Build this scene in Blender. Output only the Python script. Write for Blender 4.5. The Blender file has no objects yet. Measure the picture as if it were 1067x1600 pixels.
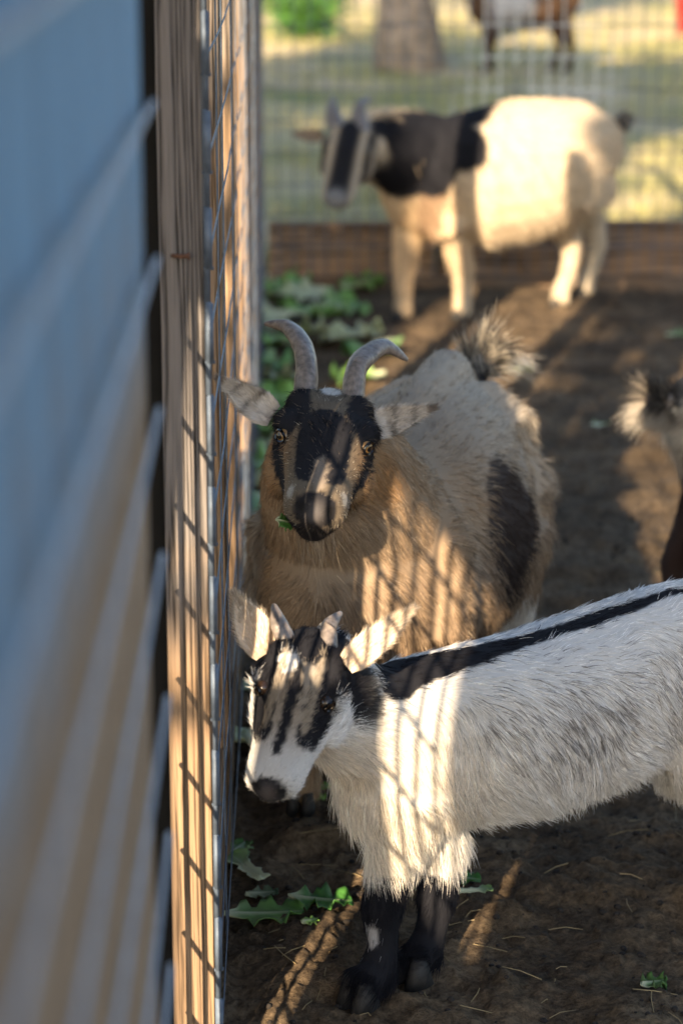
import bpy, bmesh, math, random
import numpy as np
from mathutils import Vector, Matrix, noise
from mathutils.bvhtree import BVHTree

random.seed(4)
RNG = np.random.default_rng(11)
SC = bpy.context.scene
COL = SC.collection

# ------------------------------------------------------------------ camera
F_PX = 3779.0
CAM_H = 1.35
TH = math.atan(1025.0 / F_PX)
ST, CT = math.sin(TH), math.cos(TH)
cam_d = bpy.data.cameras.new('camera')
cam = bpy.data.objects.new('camera', cam_d)
COL.objects.link(cam)
cam.location = (0, 0, CAM_H)
cam.rotation_euler = (math.pi / 2 - TH, 0, 0)
cam_d.sensor_fit = 'HORIZONTAL'
cam_d.sensor_width = 24.0
cam_d.lens = 85.0
cam_d.clip_start = 0.05
cam_d.clip_end = 2000
cam_d.dof.use_dof = True
cam_d.dof.focus_distance = 2.95
cam_d.dof.aperture_fstop = 4.2
SC.camera = cam

# ------------------------------------------------------------------ light
SUN_AZ, SUN_EL = math.radians(15.0), math.radians(22.0)
SDIR = Vector((math.sin(SUN_AZ) * math.cos(SUN_EL), math.cos(SUN_AZ) * math.cos(SUN_EL), -math.sin(SUN_EL)))
world = bpy.data.worlds.new('World')
SC.world = world
world.use_nodes = True
wn = world.node_tree
sky = wn.nodes.new('ShaderNodeTexSky')
sky.sky_type = 'NISHITA'
sky.sun_disc = False
sky.sun_elevation = SUN_EL
sky.sun_rotation = math.pi + SUN_AZ
wn.nodes['Background'].inputs[1].default_value = 0.092
wn.links.new(sky.outputs[0], wn.nodes['Background'].inputs[0])
sun_d = bpy.data.lights.new('sun', 'SUN')
sun_d.energy = 5.0
sun_d.angle = math.radians(0.4)
sun_d.color = (1.0, 0.80, 0.55)
sun = bpy.data.objects.new('sun', sun_d)
COL.objects.link(sun)
sun.rotation_euler = SDIR.to_track_quat('-Z', 'Y').to_euler()
SC.view_settings.view_transform = 'Standard'
SC.view_settings.look = 'None'
SC.view_settings.exposure = 1.9
SC.view_settings.gamma = 1.0
SC.cycles.max_bounces = 6
SC.cycles.use_denoising = True


# ------------------------------------------------------------------ pixel helpers (photograph pixels, 1067 x 1600)
def ray(px, py):
    u = (px - 533.5) / F_PX
    v = -(py - 800.0) / F_PX
    return Vector((u, CT + v * ST, -ST + v * CT))


def P(px, py, Y):
    r = ray(px, py)
    return Vector((0, 0, CAM_H)) + r * (Y / r.y)


def G(px, py, z=0.0):
    r = ray(px, py)
    return Vector((0, 0, CAM_H)) + r * ((z - CAM_H) / r.z)


# ------------------------------------------------------------------ object helpers
def tag(o, label=None, cat=None, group=None, kind=None):
    if label: o['label'] = label
    if cat: o['category'] = cat
    if group: o['group'] = group
    if kind: o['kind'] = kind
    return o


def empty(name, loc):
    o = bpy.data.objects.new(name, None)
    o.empty_display_size = 0.05
    COL.objects.link(o)
    o.location = loc
    return o


def link(name, me, mat=None, parent=None, loc=None):
    o = bpy.data.objects.new(name, me)
    COL.objects.link(o)
    if mat is not None and not me.materials:
        me.materials.append(mat)
    if parent is not None:
        o.parent = parent
    if loc is not None:
        o.location = loc
    return o


def mesh_from(verts, faces, name='mesh', smooth=False):
    me = bpy.data.meshes.new(name)
    me.from_pydata([tuple(v) for v in verts], [], faces)
    me.update()
    if smooth:
        me.polygons.foreach_set('use_smooth', [True] * len(me.polygons))
    return me


class MB:
    def __init__(s): s.v, s.f = [], []

    def add(s, vs, fs):
        b = len(s.v)
        s.v += [Vector(v) for v in vs]
        s.f += [tuple(b + i for i in f) for f in fs]

    def rod(s, a, b, r, n=5):
        a, b = Vector(a), Vector(b)
        t = (b - a).normalized()
        x = t.cross(Vector((0.31, 0.87, 0.41))).normalized()
        y = t.cross(x)
        vs = []
        for p in (a, b):
            for k in range(n):
                q = 2 * math.pi * k / n
                vs.append(p + (x * math.cos(q) + y * math.sin(q)) * r)
        s.add(vs, [(k, (k + 1) % n, n + (k + 1) % n, n + k) for k in range(n)] +
              [tuple(range(n))[::-1], tuple(range(n, 2 * n))])

    def ell(s, c, rx, ry, rz, nu=8, nv=5):
        c = Vector(c)
        vs = [c + Vector((0, 0, rz))]
        for i in range(1, nv):
            a = math.pi * i / nv
            for k in range(nu):
                q = 2 * math.pi * k / nu
                vs.append(c + Vector((rx * math.sin(a) * math.cos(q), ry * math.sin(a) * math.sin(q), rz * math.cos(a))))
        vs.append(c - Vector((0, 0, rz)))
        fs = [(0, 1 + k, 1 + (k + 1) % nu) for k in range(nu)]
        for i in range(nv - 2):
            for k in range(nu):
                a = 1 + i * nu + k; b = 1 + i * nu + (k + 1) % nu
                fs.append((a, a + nu, b + nu, b))
        e = len(vs) - 1; o = 1 + (nv - 2) * nu
        fs += [(e, o + (k + 1) % nu, o + k) for k in range(nu)]
        s.add(vs, fs)

    def build(s, name, mat=None, parent=None, loc=None, smooth=False):
        return link(name, mesh_from(s.v, s.f, name, smooth), mat, parent, loc)


def box_mesh(sx, sy, sz, bev=0.003, cuts=0, wob=0.0, seed=0):
    bm = bmesh.new()
    bmesh.ops.create_cube(bm, size=1.0)
    bmesh.ops.scale(bm, vec=(sx, sy, sz), verts=bm.verts)
    if cuts:
        ax = max(range(3), key=lambda i: (sx, sy, sz)[i])
        ed = [e for e in bm.edges if abs((e.verts[0].co - e.verts[1].co)[ax]) > 1e-6]
        bmesh.ops.subdivide_edges(bm, edges=ed, cuts=cuts)
    if bev:
        ed = [e for e in bm.edges if len(e.link_faces) == 2 and e.calc_face_angle() > 0.5]
        bmesh.ops.bevel(bm, geom=ed, offset=bev, segments=2, affect='EDGES', profile=0.6)
    if wob:
        for v in bm.verts:
            n = noise.noise_vector(Vector((v.co.x * 9, v.co.y * 9, v.co.z * 4)) + Vector((seed * 7.3, seed, 2)))
            v.co += n * wob
    me = bpy.data.meshes.new('board')
    bm.to_mesh(me); bm.free()
    me.polygons.foreach_set('use_smooth', [False] * len(me.polygons))
    return me


# ------------------------------------------------------------------ materials
def newmat(name):
    m = bpy.data.materials.new(name)
    m.use_nodes = True
    return m, m.node_tree.nodes, m.node_tree.links, m.node_tree.nodes['Principled BSDF']


def ramp(N, stops):
    r = N.new('ShaderNodeValToRGB')
    e = r.color_ramp.elements
    while len(e) < len(stops): e.new(0.5)
    for i, (p, c) in enumerate(stops):
        e[i].position = p
        e[i].color = (*c, 1)
    return r


def wood(name, grey, brown, axis='Z', warm=(0.0, 0.0), seed=0.0, ring=170.0, bump=0.6):
    """weathered softwood: grain lines along one axis, grey silvering over warm brown"""
    m, N, L, b = newmat(name)
    tc = N.new('ShaderNodeTexCoord')
    mp = N.new('ShaderNodeMapping')
    sc = {'Z': (1, 1, 0.035), 'Y': (1, 0.035, 1), 'X': (0.035, 1, 1)}[axis]
    mp.inputs['Scale'].default_value = sc
    mp.inputs['Location'].default_value = (seed, seed * 1.7, seed * 0.3)
    L.new(tc.outputs['Object'], mp.inputs[0])
    warp = N.new('ShaderNodeTexNoise'); warp.inputs['Scale'].default_value = 14; warp.inputs['Detail'].default_value = 2
    L.new(mp.outputs[0], warp.inputs[0])
    mx = N.new('ShaderNodeMix'); mx.data_type = 'VECTOR'; mx.inputs[0].default_value = 0.03
    L.new(mp.outputs[0], mx.inputs[4]); L.new(warp.outputs['Color'], mx.inputs[5])
    n1 = N.new('ShaderNodeTexWave'); n1.wave_type = 'RINGS'; n1.rings_direction = axis
    n1.inputs['Scale'].default_value = ring * 0.6; n1.inputs['Distortion'].default_value = 7.0
    n1.inputs['Detail'].default_value = 3; n1.inputs['Detail Scale'].default_value = 1.3
    L.new(mx.outputs[1], n1.inputs[0])
    n2 = N.new('ShaderNodeTexNoise'); n2.inputs['Scale'].default_value = ring * 2.4; n2.inputs['Detail'].default_value = 4
    L.new(mp.outputs[0], n2.inputs[0])
    n3 = N.new('ShaderNodeTexNoise'); n3.inputs['Scale'].default_value = 7; n3.inputs['Detail'].default_value = 4
    L.new(tc.outputs['Object'], n3.inputs[0])
    # grain value
    g = N.new('ShaderNodeMath'); g.operation = 'MULTIPLY_ADD'; g.inputs[1].default_value = 0.5
    L.new(n1.outputs['Fac'], g.inputs[0])
    g2 = N.new('ShaderNodeMath'); g2.operation = 'MULTIPLY'; g2.inputs[1].default_value = 0.62
    L.new(n2.outputs['Fac'], g2.inputs[0]); L.new(g2.outputs[0], g.inputs[2])
    rg = ramp(N, [(0.26, tuple(c * 0.2 for c in grey)), (0.5, grey), (0.85, tuple(min(1, c * 1.5) for c in grey))])
    rb = ramp(N, [(0.26, tuple(c * 0.3 for c in brown)), (0.5, brown), (0.85, tuple(min(1, c * 1.4) for c in brown))])
    L.new(g.outputs[0], rg.inputs[0]); L.new(g.outputs[0], rb.inputs[0])
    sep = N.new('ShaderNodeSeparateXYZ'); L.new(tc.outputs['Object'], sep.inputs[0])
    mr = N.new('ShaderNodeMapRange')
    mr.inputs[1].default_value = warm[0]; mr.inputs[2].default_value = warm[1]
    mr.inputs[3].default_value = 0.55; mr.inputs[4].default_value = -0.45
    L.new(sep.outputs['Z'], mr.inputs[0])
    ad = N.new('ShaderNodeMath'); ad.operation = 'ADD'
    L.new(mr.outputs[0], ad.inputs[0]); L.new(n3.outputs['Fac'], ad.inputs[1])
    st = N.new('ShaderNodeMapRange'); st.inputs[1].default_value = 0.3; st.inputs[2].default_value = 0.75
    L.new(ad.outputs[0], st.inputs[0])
    mc = N.new('ShaderNodeMix'); mc.data_type = 'RGBA'
    L.new(st.outputs[0], mc.inputs[0]); L.new(rg.outputs[0], mc.inputs[6]); L.new(rb.outputs[0], mc.inputs[7])
    L.new(mc.outputs[2], b.inputs['Base Color'])
    b.inputs['Roughness'].default_value = 0.8
    b.inputs['Specular IOR Level'].default_value = 0.25
    bp = N.new('ShaderNodeBump'); bp.inputs['Strength'].default_value = bump; bp.inputs['Distance'].default_value = 0.0025
    L.new(g.outputs[0], bp.inputs['Height']); L.new(bp.outputs[0], b.inputs['Normal'])
    return m


GREY, BROWN = (0.12, 0.105, 0.097), (0.20, 0.13, 0.078)
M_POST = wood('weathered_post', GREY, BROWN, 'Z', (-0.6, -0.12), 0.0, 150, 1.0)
M_POST2 = wood('weathered_post_far', (0.13, 0.105, 0.085), BROWN, 'Z', (-0.4, 0.5), 3.1, 150, 0.9)
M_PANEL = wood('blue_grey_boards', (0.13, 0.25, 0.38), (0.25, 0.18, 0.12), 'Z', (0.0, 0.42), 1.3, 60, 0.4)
M_BASE = wood('base_board', (0.13, 0.105, 0.085), (0.20, 0.115, 0.06), 'Y', (-1, 1.0), 2.2, 90, 0.8)
M_BACKB = wood('back_base_board', (0.15, 0.11, 0.085), (0.24, 0.14, 0.075), 'X', (-1, 1.0), 5.2, 90, 0.8)


def simple(name, col, rough=0.6, metal=0.0, nscale=40, var=0.35, bump=0.0):
    m, N, L, b = newmat(name)
    tc = N.new('ShaderNodeTexCoord')
    n = N.new('ShaderNodeTexNoise'); n.inputs['Scale'].default_value = nscale; n.inputs['Detail'].default_value = 5
    L.new(tc.outputs['Object'], n.inputs[0])
    r = ramp(N, [(0.3, tuple(c * (1 - var) for c in col)), (0.7, tuple(min(1, c * (1 + var)) for c in col))])
    L.new(n.outputs['Fac'], r.inputs[0]); L.new(r.outputs[0], b.inputs['Base Color'])
    b.inputs['Roughness'].default_value = rough
    b.inputs['Metallic'].default_value = metal
    if bump:
        bp = N.new('ShaderNodeBump'); bp.inputs['Strength'].default_value = bump; bp.inputs['Distance'].default_value = 0.003
        L.new(n.outputs['Fac'], bp.inputs['Height']); L.new(bp.outputs[0], b.inputs['Normal'])
    return m


M_WIRE = simple('galvanised_wire', (0.30, 0.34, 0.40), 0.5, 0.55, 60, 0.3)
M_WIRE_DARK = simple('dark_shaded_wire', (0.085, 0.11, 0.15), 0.6, 0.2, 60, 0.3)  # darker blue wire copy: shade on the edge wire put into the colour
M_GAP_SHADE = simple('gap_shade_dark', (0.005, 0.0045, 0.004), 1.0, 0, 30, 0.4)  # near-black colour standing in for deep shade in the gap
M_WIRE_PALE = simple('pale_wire', (0.34, 0.37, 0.42), 0.6, 0.1, 60, 0.2)
M_NAIL = simple('rusty_nail', (0.13, 0.06, 0.035), 0.7, 0.3, 300, 0.4)
M_HORN = simple('horn', (0.15, 0.125, 0.11), 0.42, 0, 130, 0.45, 0.5)
M_HOOF = simple('hoof', (0.016, 0.014, 0.013), 0.7, 0, 90, 0.4)
M_BARK = simple('bark', (0.26, 0.20, 0.15), 0.9, 0, 14, 0.5, 1.0)
M_RED = simple('red_plastic', (0.62, 0.03, 0.03), 0.4, 0, 8, 0.1)
M_DUNG = simple('dung', (0.022, 0.016, 0.012), 1.0, 0, 90, 0.5)
M_STRAW = simple('straw', (0.22, 0.16, 0.075), 0.7, 0, 30, 0.5)


def attr_mat(name, rough=0.85, trans=0.0, spec=0.2, bump=None):
    m, N, L, b = newmat(name)
    a = N.new('ShaderNodeAttribute'); a.attribute_name = 'col'
    L.new(a.outputs['Color'], b.inputs['Base Color'])
    b.inputs['Roughness'].default_value = rough
    b.inputs['Specular IOR Level'].default_value = spec
    if trans:
        t = N.new('ShaderNodeBsdfTranslucent'); L.new(a.outputs['Color'], t.inputs[0])
        mx = N.new('ShaderNodeMixShader'); mx.inputs[0].default_value = trans
        out = N['Material Output']
        L.new(b.outputs[0], mx.inputs[1]); L.new(t.outputs[0], mx.inputs[2]); L.new(mx.outputs[0], out.inputs[0])
    return m


M_SKIN = attr_mat('goat_coat', 0.9)
M_FUR = attr_mat('goat_fur', 0.7, 0.2, 0.08)
M_LEAF = attr_mat('lettuce', 0.45, 0.3, 0.4)
M_TREELEAF = simple('tree_leaf', (0.06, 0.10, 0.025), 0.6, 0, 3, 0.5)
M_BUSH = simple('bush_leaf', (0.05, 0.13, 0.02), 0.5, 0, 9, 0.5)

m, N, L, b = newmat('eye_ball'); b.inputs['Base Color'].default_value = (0.10, 0.055, 0.022, 1); b.inputs['Roughness'].default_value = 0.06
M_EYE = m
m, N, L, b = newmat('amber_eye'); b.inputs['Base Color'].default_value = (0.17, 0.095, 0.032, 1); b.inputs['Roughness'].default_value = 0.06
M_AMBER = m
m, N, L, b = newmat('dark_eye'); b.inputs['Base Color'].default_value = (0.02, 0.012, 0.008, 1); b.inputs['Roughness'].default_value = 0.06
M_DARKEYE = m
m, N, L, b = newmat('pupil'); b.inputs['Base Color'].default_value = (0.004, 0.004, 0.005, 1); b.inputs['Roughness'].default_value = 0.05
M_PUPIL = m


# ------------------------------------------------------------------ ground
def fbm(x, y, seed, oct=4, f0=1.0):
    out = np.zeros_like(x)
    amp, f = 1.0, f0
    r = np.random.default_rng(seed)
    for o in range(oct):
        # value noise on a hashed lattice
        xf, yf = x * f + r.uniform(0, 99), y * f + r.uniform(0, 99)
        xi, yi = np.floor(xf).astype(np.int64), np.floor(yf).astype(np.int64)
        tx, ty = xf - xi, yf - yi
        tx, ty = tx * tx * (3 - 2 * tx), ty * ty * (3 - 2 * ty)

        def h(a, c):
            n = (a * 374761393 + c * 668265263 + seed * 1442695 + o * 97531) & 0x7fffffff
            n = ((n ^ (n >> 13)) * 1274126177) & 0x7fffffff
            return ((n ^ (n >> 16)) & 0xffff) / 65535.0
        v = (h(xi, yi) * (1 - tx) + h(xi + 1, yi) * tx) * (1 - ty) + (h(xi, yi + 1) * (1 - tx) + h(xi + 1, yi + 1) * tx) * ty
        out += amp * (v - 0.5)
        amp *= 0.5; f *= 2.1
    return out


def ground_h(x, y):
    x, y = np.asarray(x, float), np.asarray(y, float)
    near = np.clip((9.0 - y) / 2.0, 0, 1)
    h = 0.030 * fbm(x, y, 5, 3, 2.6) + near * (0.026 * fbm(x, y, 7, 4, 15) + 0.016 * np.abs(fbm(x, y, 9, 3, 48)))
    return h


def axis(segs):
    out = []
    for a, b_, st in segs:
        out.append(np.arange(a, b_, st))
    return np.concatenate(out)


xs = axis([(-300, -20, 20), (-20, -3, 1.0), (-3, -0.3, 0.12), (-0.3, 1.1, 0.007), (1.1, 3, 0.05), (3, 20, 1.0), (20, 301, 20)])
ys = axis([(-40, 1.8, 1.5), (1.8, 2.5, 0.05), (2.5, 4.3, 0.008), (4.3, 8.5, 0.025), (8.5, 20, 0.2), (20, 60, 4), (60, 600, 45)])
gx, gy = np.meshgrid(xs, ys)
gz = ground_h(gx, gy)
nv = np.stack([gx.ravel(), gy.ravel(), gz.ravel()], 1)
ny, nx = gx.shape
ii = (np.arange(ny - 1)[:, None] * nx + np.arange(nx - 1)[None, :]).ravel()
quads = np.stack([ii, ii + 1, ii + 1 + nx, ii + nx], 1)
gme = bpy.data.meshes.new('ground')
gme.vertices.add(len(nv)); gme.vertices.foreach_set('co', nv.ravel())
gme.loops.add(quads.size); gme.loops.foreach_set('vertex_index', quads.ravel())
gme.polygons.add(len(quads)); gme.polygons.foreach_set('loop_start', np.arange(0, quads.size, 4))
gme.update(calc_edges=True)
gme.polygons.foreach_set('use_smooth', [True] * len(quads))

m, N, L, b = newmat('trodden_dirt')
tc = N.new('ShaderNodeTexCoord')
n1 = N.new('ShaderNodeTexNoise'); n1.inputs['Scale'].default_value = 5; n1.inputs['Detail'].default_value = 8; n1.inputs['Roughness'].default_value = 0.65
n2 = N.new('ShaderNodeTexNoise'); n2.inputs['Scale'].default_value = 95; n2.inputs['Detail'].default_value = 6; n2.inputs['Roughness'].default_value = 0.7
n3 = N.new('ShaderNodeTexNoise'); n3.inputs['Scale'].default_value = 1.1; n3.inputs['Detail'].default_value = 5
for n in (n1, n2, n3): L.new(tc.outputs['Object'], n.inputs[0])
r1 = ramp(N, [(0.3, (0.058, 0.041, 0.027)), (0.5, (0.14, 0.098, 0.060)), (0.72, (0.27, 0.19, 0.115))])
L.new(n1.outputs['Fac'], r1.inputs[0])
r2 = ramp(N, [(0.33, (0.30, 0.28, 0.26)), (0.55, (1, 1, 1)), (0.72, (1.5, 1.45, 1.4))])
L.new(n2.outputs['Fac'], r2.inputs[0])
mm = N.new('ShaderNodeMix'); mm.data_type = 'RGBA'; mm.blend_type = 'MULTIPLY'; mm.inputs[0].default_value = 0.85
L.new(r1.outputs[0], mm.inputs[6]); L.new(r2.outputs[0], mm.inputs[7])
# grass in the paddock beyond the back fence
rgz = ramp(N, [(0.38, (0.55, 0.43, 0.27)), (0.52, (0.42, 0.35, 0.17)), (0.68, (0.19, 0.21, 0.07))])
L.new(n3.outputs['Fac'], rgz.inputs[0])
sp = N.new('ShaderNodeSeparateXYZ'); L.new(tc.outputs['Object'], sp.inputs[0])
mr = N.new('ShaderNodeMapRange'); mr.inputs[1].default_value = 8.0; mr.inputs[2].default_value = 8.6
L.new(sp.outputs['Y'], mr.inputs[0])
mg = N.new('ShaderNodeMix'); mg.data_type = 'RGBA'
L.new(mr.outputs[0], mg.inputs[0]); L.new(mm.outputs[2], mg.inputs[6]); L.new(rgz.outputs[0], mg.inputs[7])
L.new(mg.outputs[2], b.inputs['Base Color'])
b.inputs['Roughness'].default_value = 0.95
b.inputs['Specular IOR Level'].default_value = 0.15
bp = N.new('ShaderNodeBump'); bp.inputs['Strength'].default_value = 1.0; bp.inputs['Distance'].default_value = 0.012
L.new(n2.outputs['Fac'], bp.inputs['Height']); L.new(bp.outputs[0], b.inputs['Normal'])
tag(link('ground', gme, m), kind='structure')


def GZ(x, y): return float(ground_h(np.array([x]), np.array([y]))[0])


# ------------------------------------------------------------------ fences
def fence_x(Y): return -0.1434 - 0.0197 * (Y - 2.5)      # pen-side face of the side fence


def wire_panel(a, b_, z0, z1, dv=0.05, dh=0.1, r=0.0014, knots=0.0, jit=0.002, zoff=0.0):
    """welded wire between two ground points: uprights every dv, line wires every dh"""
    a, b_ = Vector(a), Vector(b_)
    ln = (b_ - a).length
    mb = MB()
    n = int(ln / dv)
    for i in range(n + 1):
        p = a + (b_ - a) * (i * dv / ln)
        j = random.uniform(-jit, jit)
        mb.rod(p + Vector((j, 0, z0)), p + Vector((j + random.uniform(-jit, jit), 0, z1)), r)
    z = z0 + 0.02 + zoff
    while z < z1:
        seg = max(1, int(ln / 0.35))
        last = None
        for k in range(seg + 1):
            q = a + (b_ - a) * (k / seg) + Vector((random.uniform(-jit, jit), 0, z + random.uniform(-jit, jit)))
            if last is not None: mb.rod(last, q, r)
            last = q
        if knots:
            for i in range(n + 1):
                mb.ell(a + (b_ - a) * (i * dv / ln) + Vector((0, 0, z)), knots, knots, knots * 1.2, 6, 4)
        z += dh
    return mb


# near panel of blue-grey boards, the mesh stapled over it
near = empty('board_panel', (-0.12, 1.15, 0))
tag(near, 'blurred blue grey upright boards with wire mesh stapled over, next to weathered post', 'board panel')
yb = 0.36
k = 0
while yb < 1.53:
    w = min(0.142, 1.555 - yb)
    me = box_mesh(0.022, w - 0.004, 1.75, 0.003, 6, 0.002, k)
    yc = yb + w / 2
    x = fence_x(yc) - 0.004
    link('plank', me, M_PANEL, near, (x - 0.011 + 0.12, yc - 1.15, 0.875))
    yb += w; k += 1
pa = Vector((fence_x(0.4) + 0.006, 0.4, 0)); pb = Vector((fence_x(1.55) + 0.006, 1.55, 0))
wm = wire_panel(pa - Vector((-0.12, 1.15, 0)), pb - Vector((-0.12, 1.15, 0)), 0.02, 1.7, 2.0, 0.1, 0.0021, 0, 0.001, 0.06)
wm.build('wire_mesh', M_WIRE_PALE, near)

# side fence: upright studs with the mesh on the pen side
FB = Vector((-0.16, 2.55, 0))
side = empty('side_fence', FB)
tag(side, 'weathered wooden side fence with upright studs and welded wire running beside the goats', 'fence')
studs = [(2.505, 0.047, M_POST, 1.9), (3.12, 0.045, M_POST2, 1.9), (3.75, 0.045, M_POST2, 1.9), (4.85, 0.05, M_POST2, 1.9), (6.0, 0.05, M_POST2, 1.9), (7.15, 0.09, M_POST2, 1.9)]
post_a = None
for i, (Y, w, mt, h) in enumerate(studs):
    me = box_mesh(w, 0.09, h, 0.004, 14, 0.0015, i + 3)
    o = link('post', me, mt, side, Vector((fence_x(Y) - w / 2, Y + 0.045, h / 2 - 0.02)) - FB)
    if post_a is None: post_a = o
pa = Vector((fence_x(2.505) + 0.005, 2.52, 0)); pb = Vector((fence_x(7.15) + 0.005, 7.15, 0))
wire_panel(pa - FB, pb - FB, 0.03, 1.75, 0.3, 0.1, 0.0012).build('wire_mesh', M_WIRE_DARK, side)
# heavy edge wire of the mesh on the first post, with its wrapped knots
mb = MB()
e0 = Vector((fence_x(2.505) + 0.004, 2.502, 0))
zz = 0.0
while zz < 1.8:
    mb.rod(e0 + Vector((random.uniform(-.001, .001), 0, zz)), e0 + Vector((random.uniform(-.001, .001), 0, zz + 0.1)), 0.0034, 8)
    mb.rod(e0 + Vector((0.001, 0, zz + 0.035)), e0 + Vector((0.001, 0, zz + 0.098)), 0.0046, 8)
    mb.rod(e0 + Vector((-0.004, -0.001, zz + 0.035)), e0 + Vector((0.006, 0.002, zz + 0.035)), 0.0022, 6)
    zz += 0.1
o = mb.build('edge_wire', M_WIRE_DARK, side, -FB, True)
# base board on the pen side
for i, (y0, y1) in enumerate([(2.598, 3.117), (3.213, 3.747), (3.843, 4.847), (4.943, 5.997), (6.093, 7.147)]):
    me = box_mesh(0.03, y1 - y0, 0.17, 0.003, 10, 0.002, 20 + i)
    yc = (y0 + y1) / 2
    o = link('base_board', me, M_BASE, side, Vector((fence_x(yc) - 0.017, yc, 0.083)) - FB)
    o.rotation_euler.z = math.atan(0.0197)
# outer mesh closing the gap before the first post
pa = Vector((-0.215, 1.45, 0)); pb = Vector((-0.215, 2.36, 0))
wire_panel(pa - FB, pb - FB, 0.02, 1.75, 0.075, 0.1, 0.0034).build('gap_mesh', M_WIRE, side)
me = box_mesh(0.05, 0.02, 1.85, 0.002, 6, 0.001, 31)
link('gap_shade_strip', me, M_GAP_SHADE, side, Vector((fence_x(2.505) - 0.047 - 0.0265, 2.56, 0.92)) - FB)  # added dark strip, painted as the shade between panel and first post
# bent nail in the first post
mb = MB()
q = P(282, 398, 2.505)
mb.rod(q + Vector((-0.010, 0.004, -0.001)), q + Vector((-0.002, -0.010, 0.0005)), 0.0022, 8)
mb.rod(q + Vector((-0.002, -0.010, 0.0005)), q + Vector((0.009, -0.013, 0.001)), 0.0024, 8)
mb.rod(q + Vector((0.009, -0.013, 0.001)), q + Vector((0.0105, -0.0132, 0.001)), 0.0042, 8)
mb.build('nail', M_NAIL, side, -FB, True)

# back fence
YB = 7.75
back = empty('back_fence', (0.8, YB, 0))
tag(back, 'welded wire back fence with low wooden base boards behind the cream goat', 'fence')
BL = Vector((0.8, YB, 0))
xs_b = [-0.235, 0.305, 1.6, 2.9]
for i in range(3):
    ln = xs_b[i + 1] - xs_b[i] - 0.006
    me = box_mesh(ln, 0.04, 0.2, 0.004, 8, 0.003, 40 + i)
    link('base_board', me, M_BACKB, back, Vector(((xs_b[i] + xs_b[i + 1]) / 2, YB + (0.0, 0.03, 0.012)[i], 0.115)) - BL)
me = box_mesh(3.1, 0.05, 0.05, 0.004, 8, 0.003, 47)
link('ground_rail', me, M_BASE, back, Vector((1.32, YB - 0.05, 0.02)) - BL)
for x in (-0.3, 1.5, 3.0):
    me = box_mesh(0.09, 0.09, 1.5, 0.004, 8, 0.002, 50 + int(x * 3))
    link('post', me, M_POST2, back, Vector((x, YB + 0.09, 0.75)) - BL)
wire_panel(Vector((-0.25, YB - 0.025, 0)) - BL, Vector((3.0, YB - 0.025, 0)) - BL, 0.02, 1.4, 0.05, 0.1, 0.0021).build('wire_mesh', M_WIRE_DARK, back)


# ------------------------------------------------------------------ goats
def tube(mb, pts, n=14):
    """closed loft: pts = [(centre, half width, half height, up)]"""
    rings = []
    for i, (c, rw, rh, up) in enumerate(pts):
        a = pts[max(0, i - 1)][0]; d = pts[min(len(pts) - 1, i + 1)][0]
        t = (d - a).normalized()
        s = t.cross(up)
        if s.length < 1e-4: s = t.cross(Vector((0.3, 0.9, 0.1)))
        s.normalize(); u = s.cross(t)
        rings.append([c + s * (rw * math.cos(2 * math.pi * k / n)) + u * (rh * math.sin(2 * math.pi * k / n)) for k in range(n)])
    t0 = (pts[0][0] - pts[1][0]).normalized(); t1 = (pts[-1][0] - pts[-2][0]).normalized()
    vs = [v for r in rings for v in r]
    m_ = len(rings)
    fs = []
    for i in range(m_ - 1):
        for k in range(n):
            fs.append((i * n + k, i * n + (k + 1) % n, (i + 1) * n + (k + 1) % n, (i + 1) * n + k))
    vs.append(pts[0][0] + t0 * min(pts[0][1], pts[0][2]) * 0.6)
    vs.append(pts[-1][0] + t1 * min(pts[-1][1], pts[-1][2]) * 0.6)
    A, B = len(vs) - 2, len(vs) - 1
    fs += [(A, (k + 1) % n, k) for k in range(n)]
    o = (m_ - 1) * n
    fs += [(B, o + k, o + (k + 1) % n) for k in range(n)]
    mb.add(vs, fs)


UP = Vector((0, 0, 1))


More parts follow.
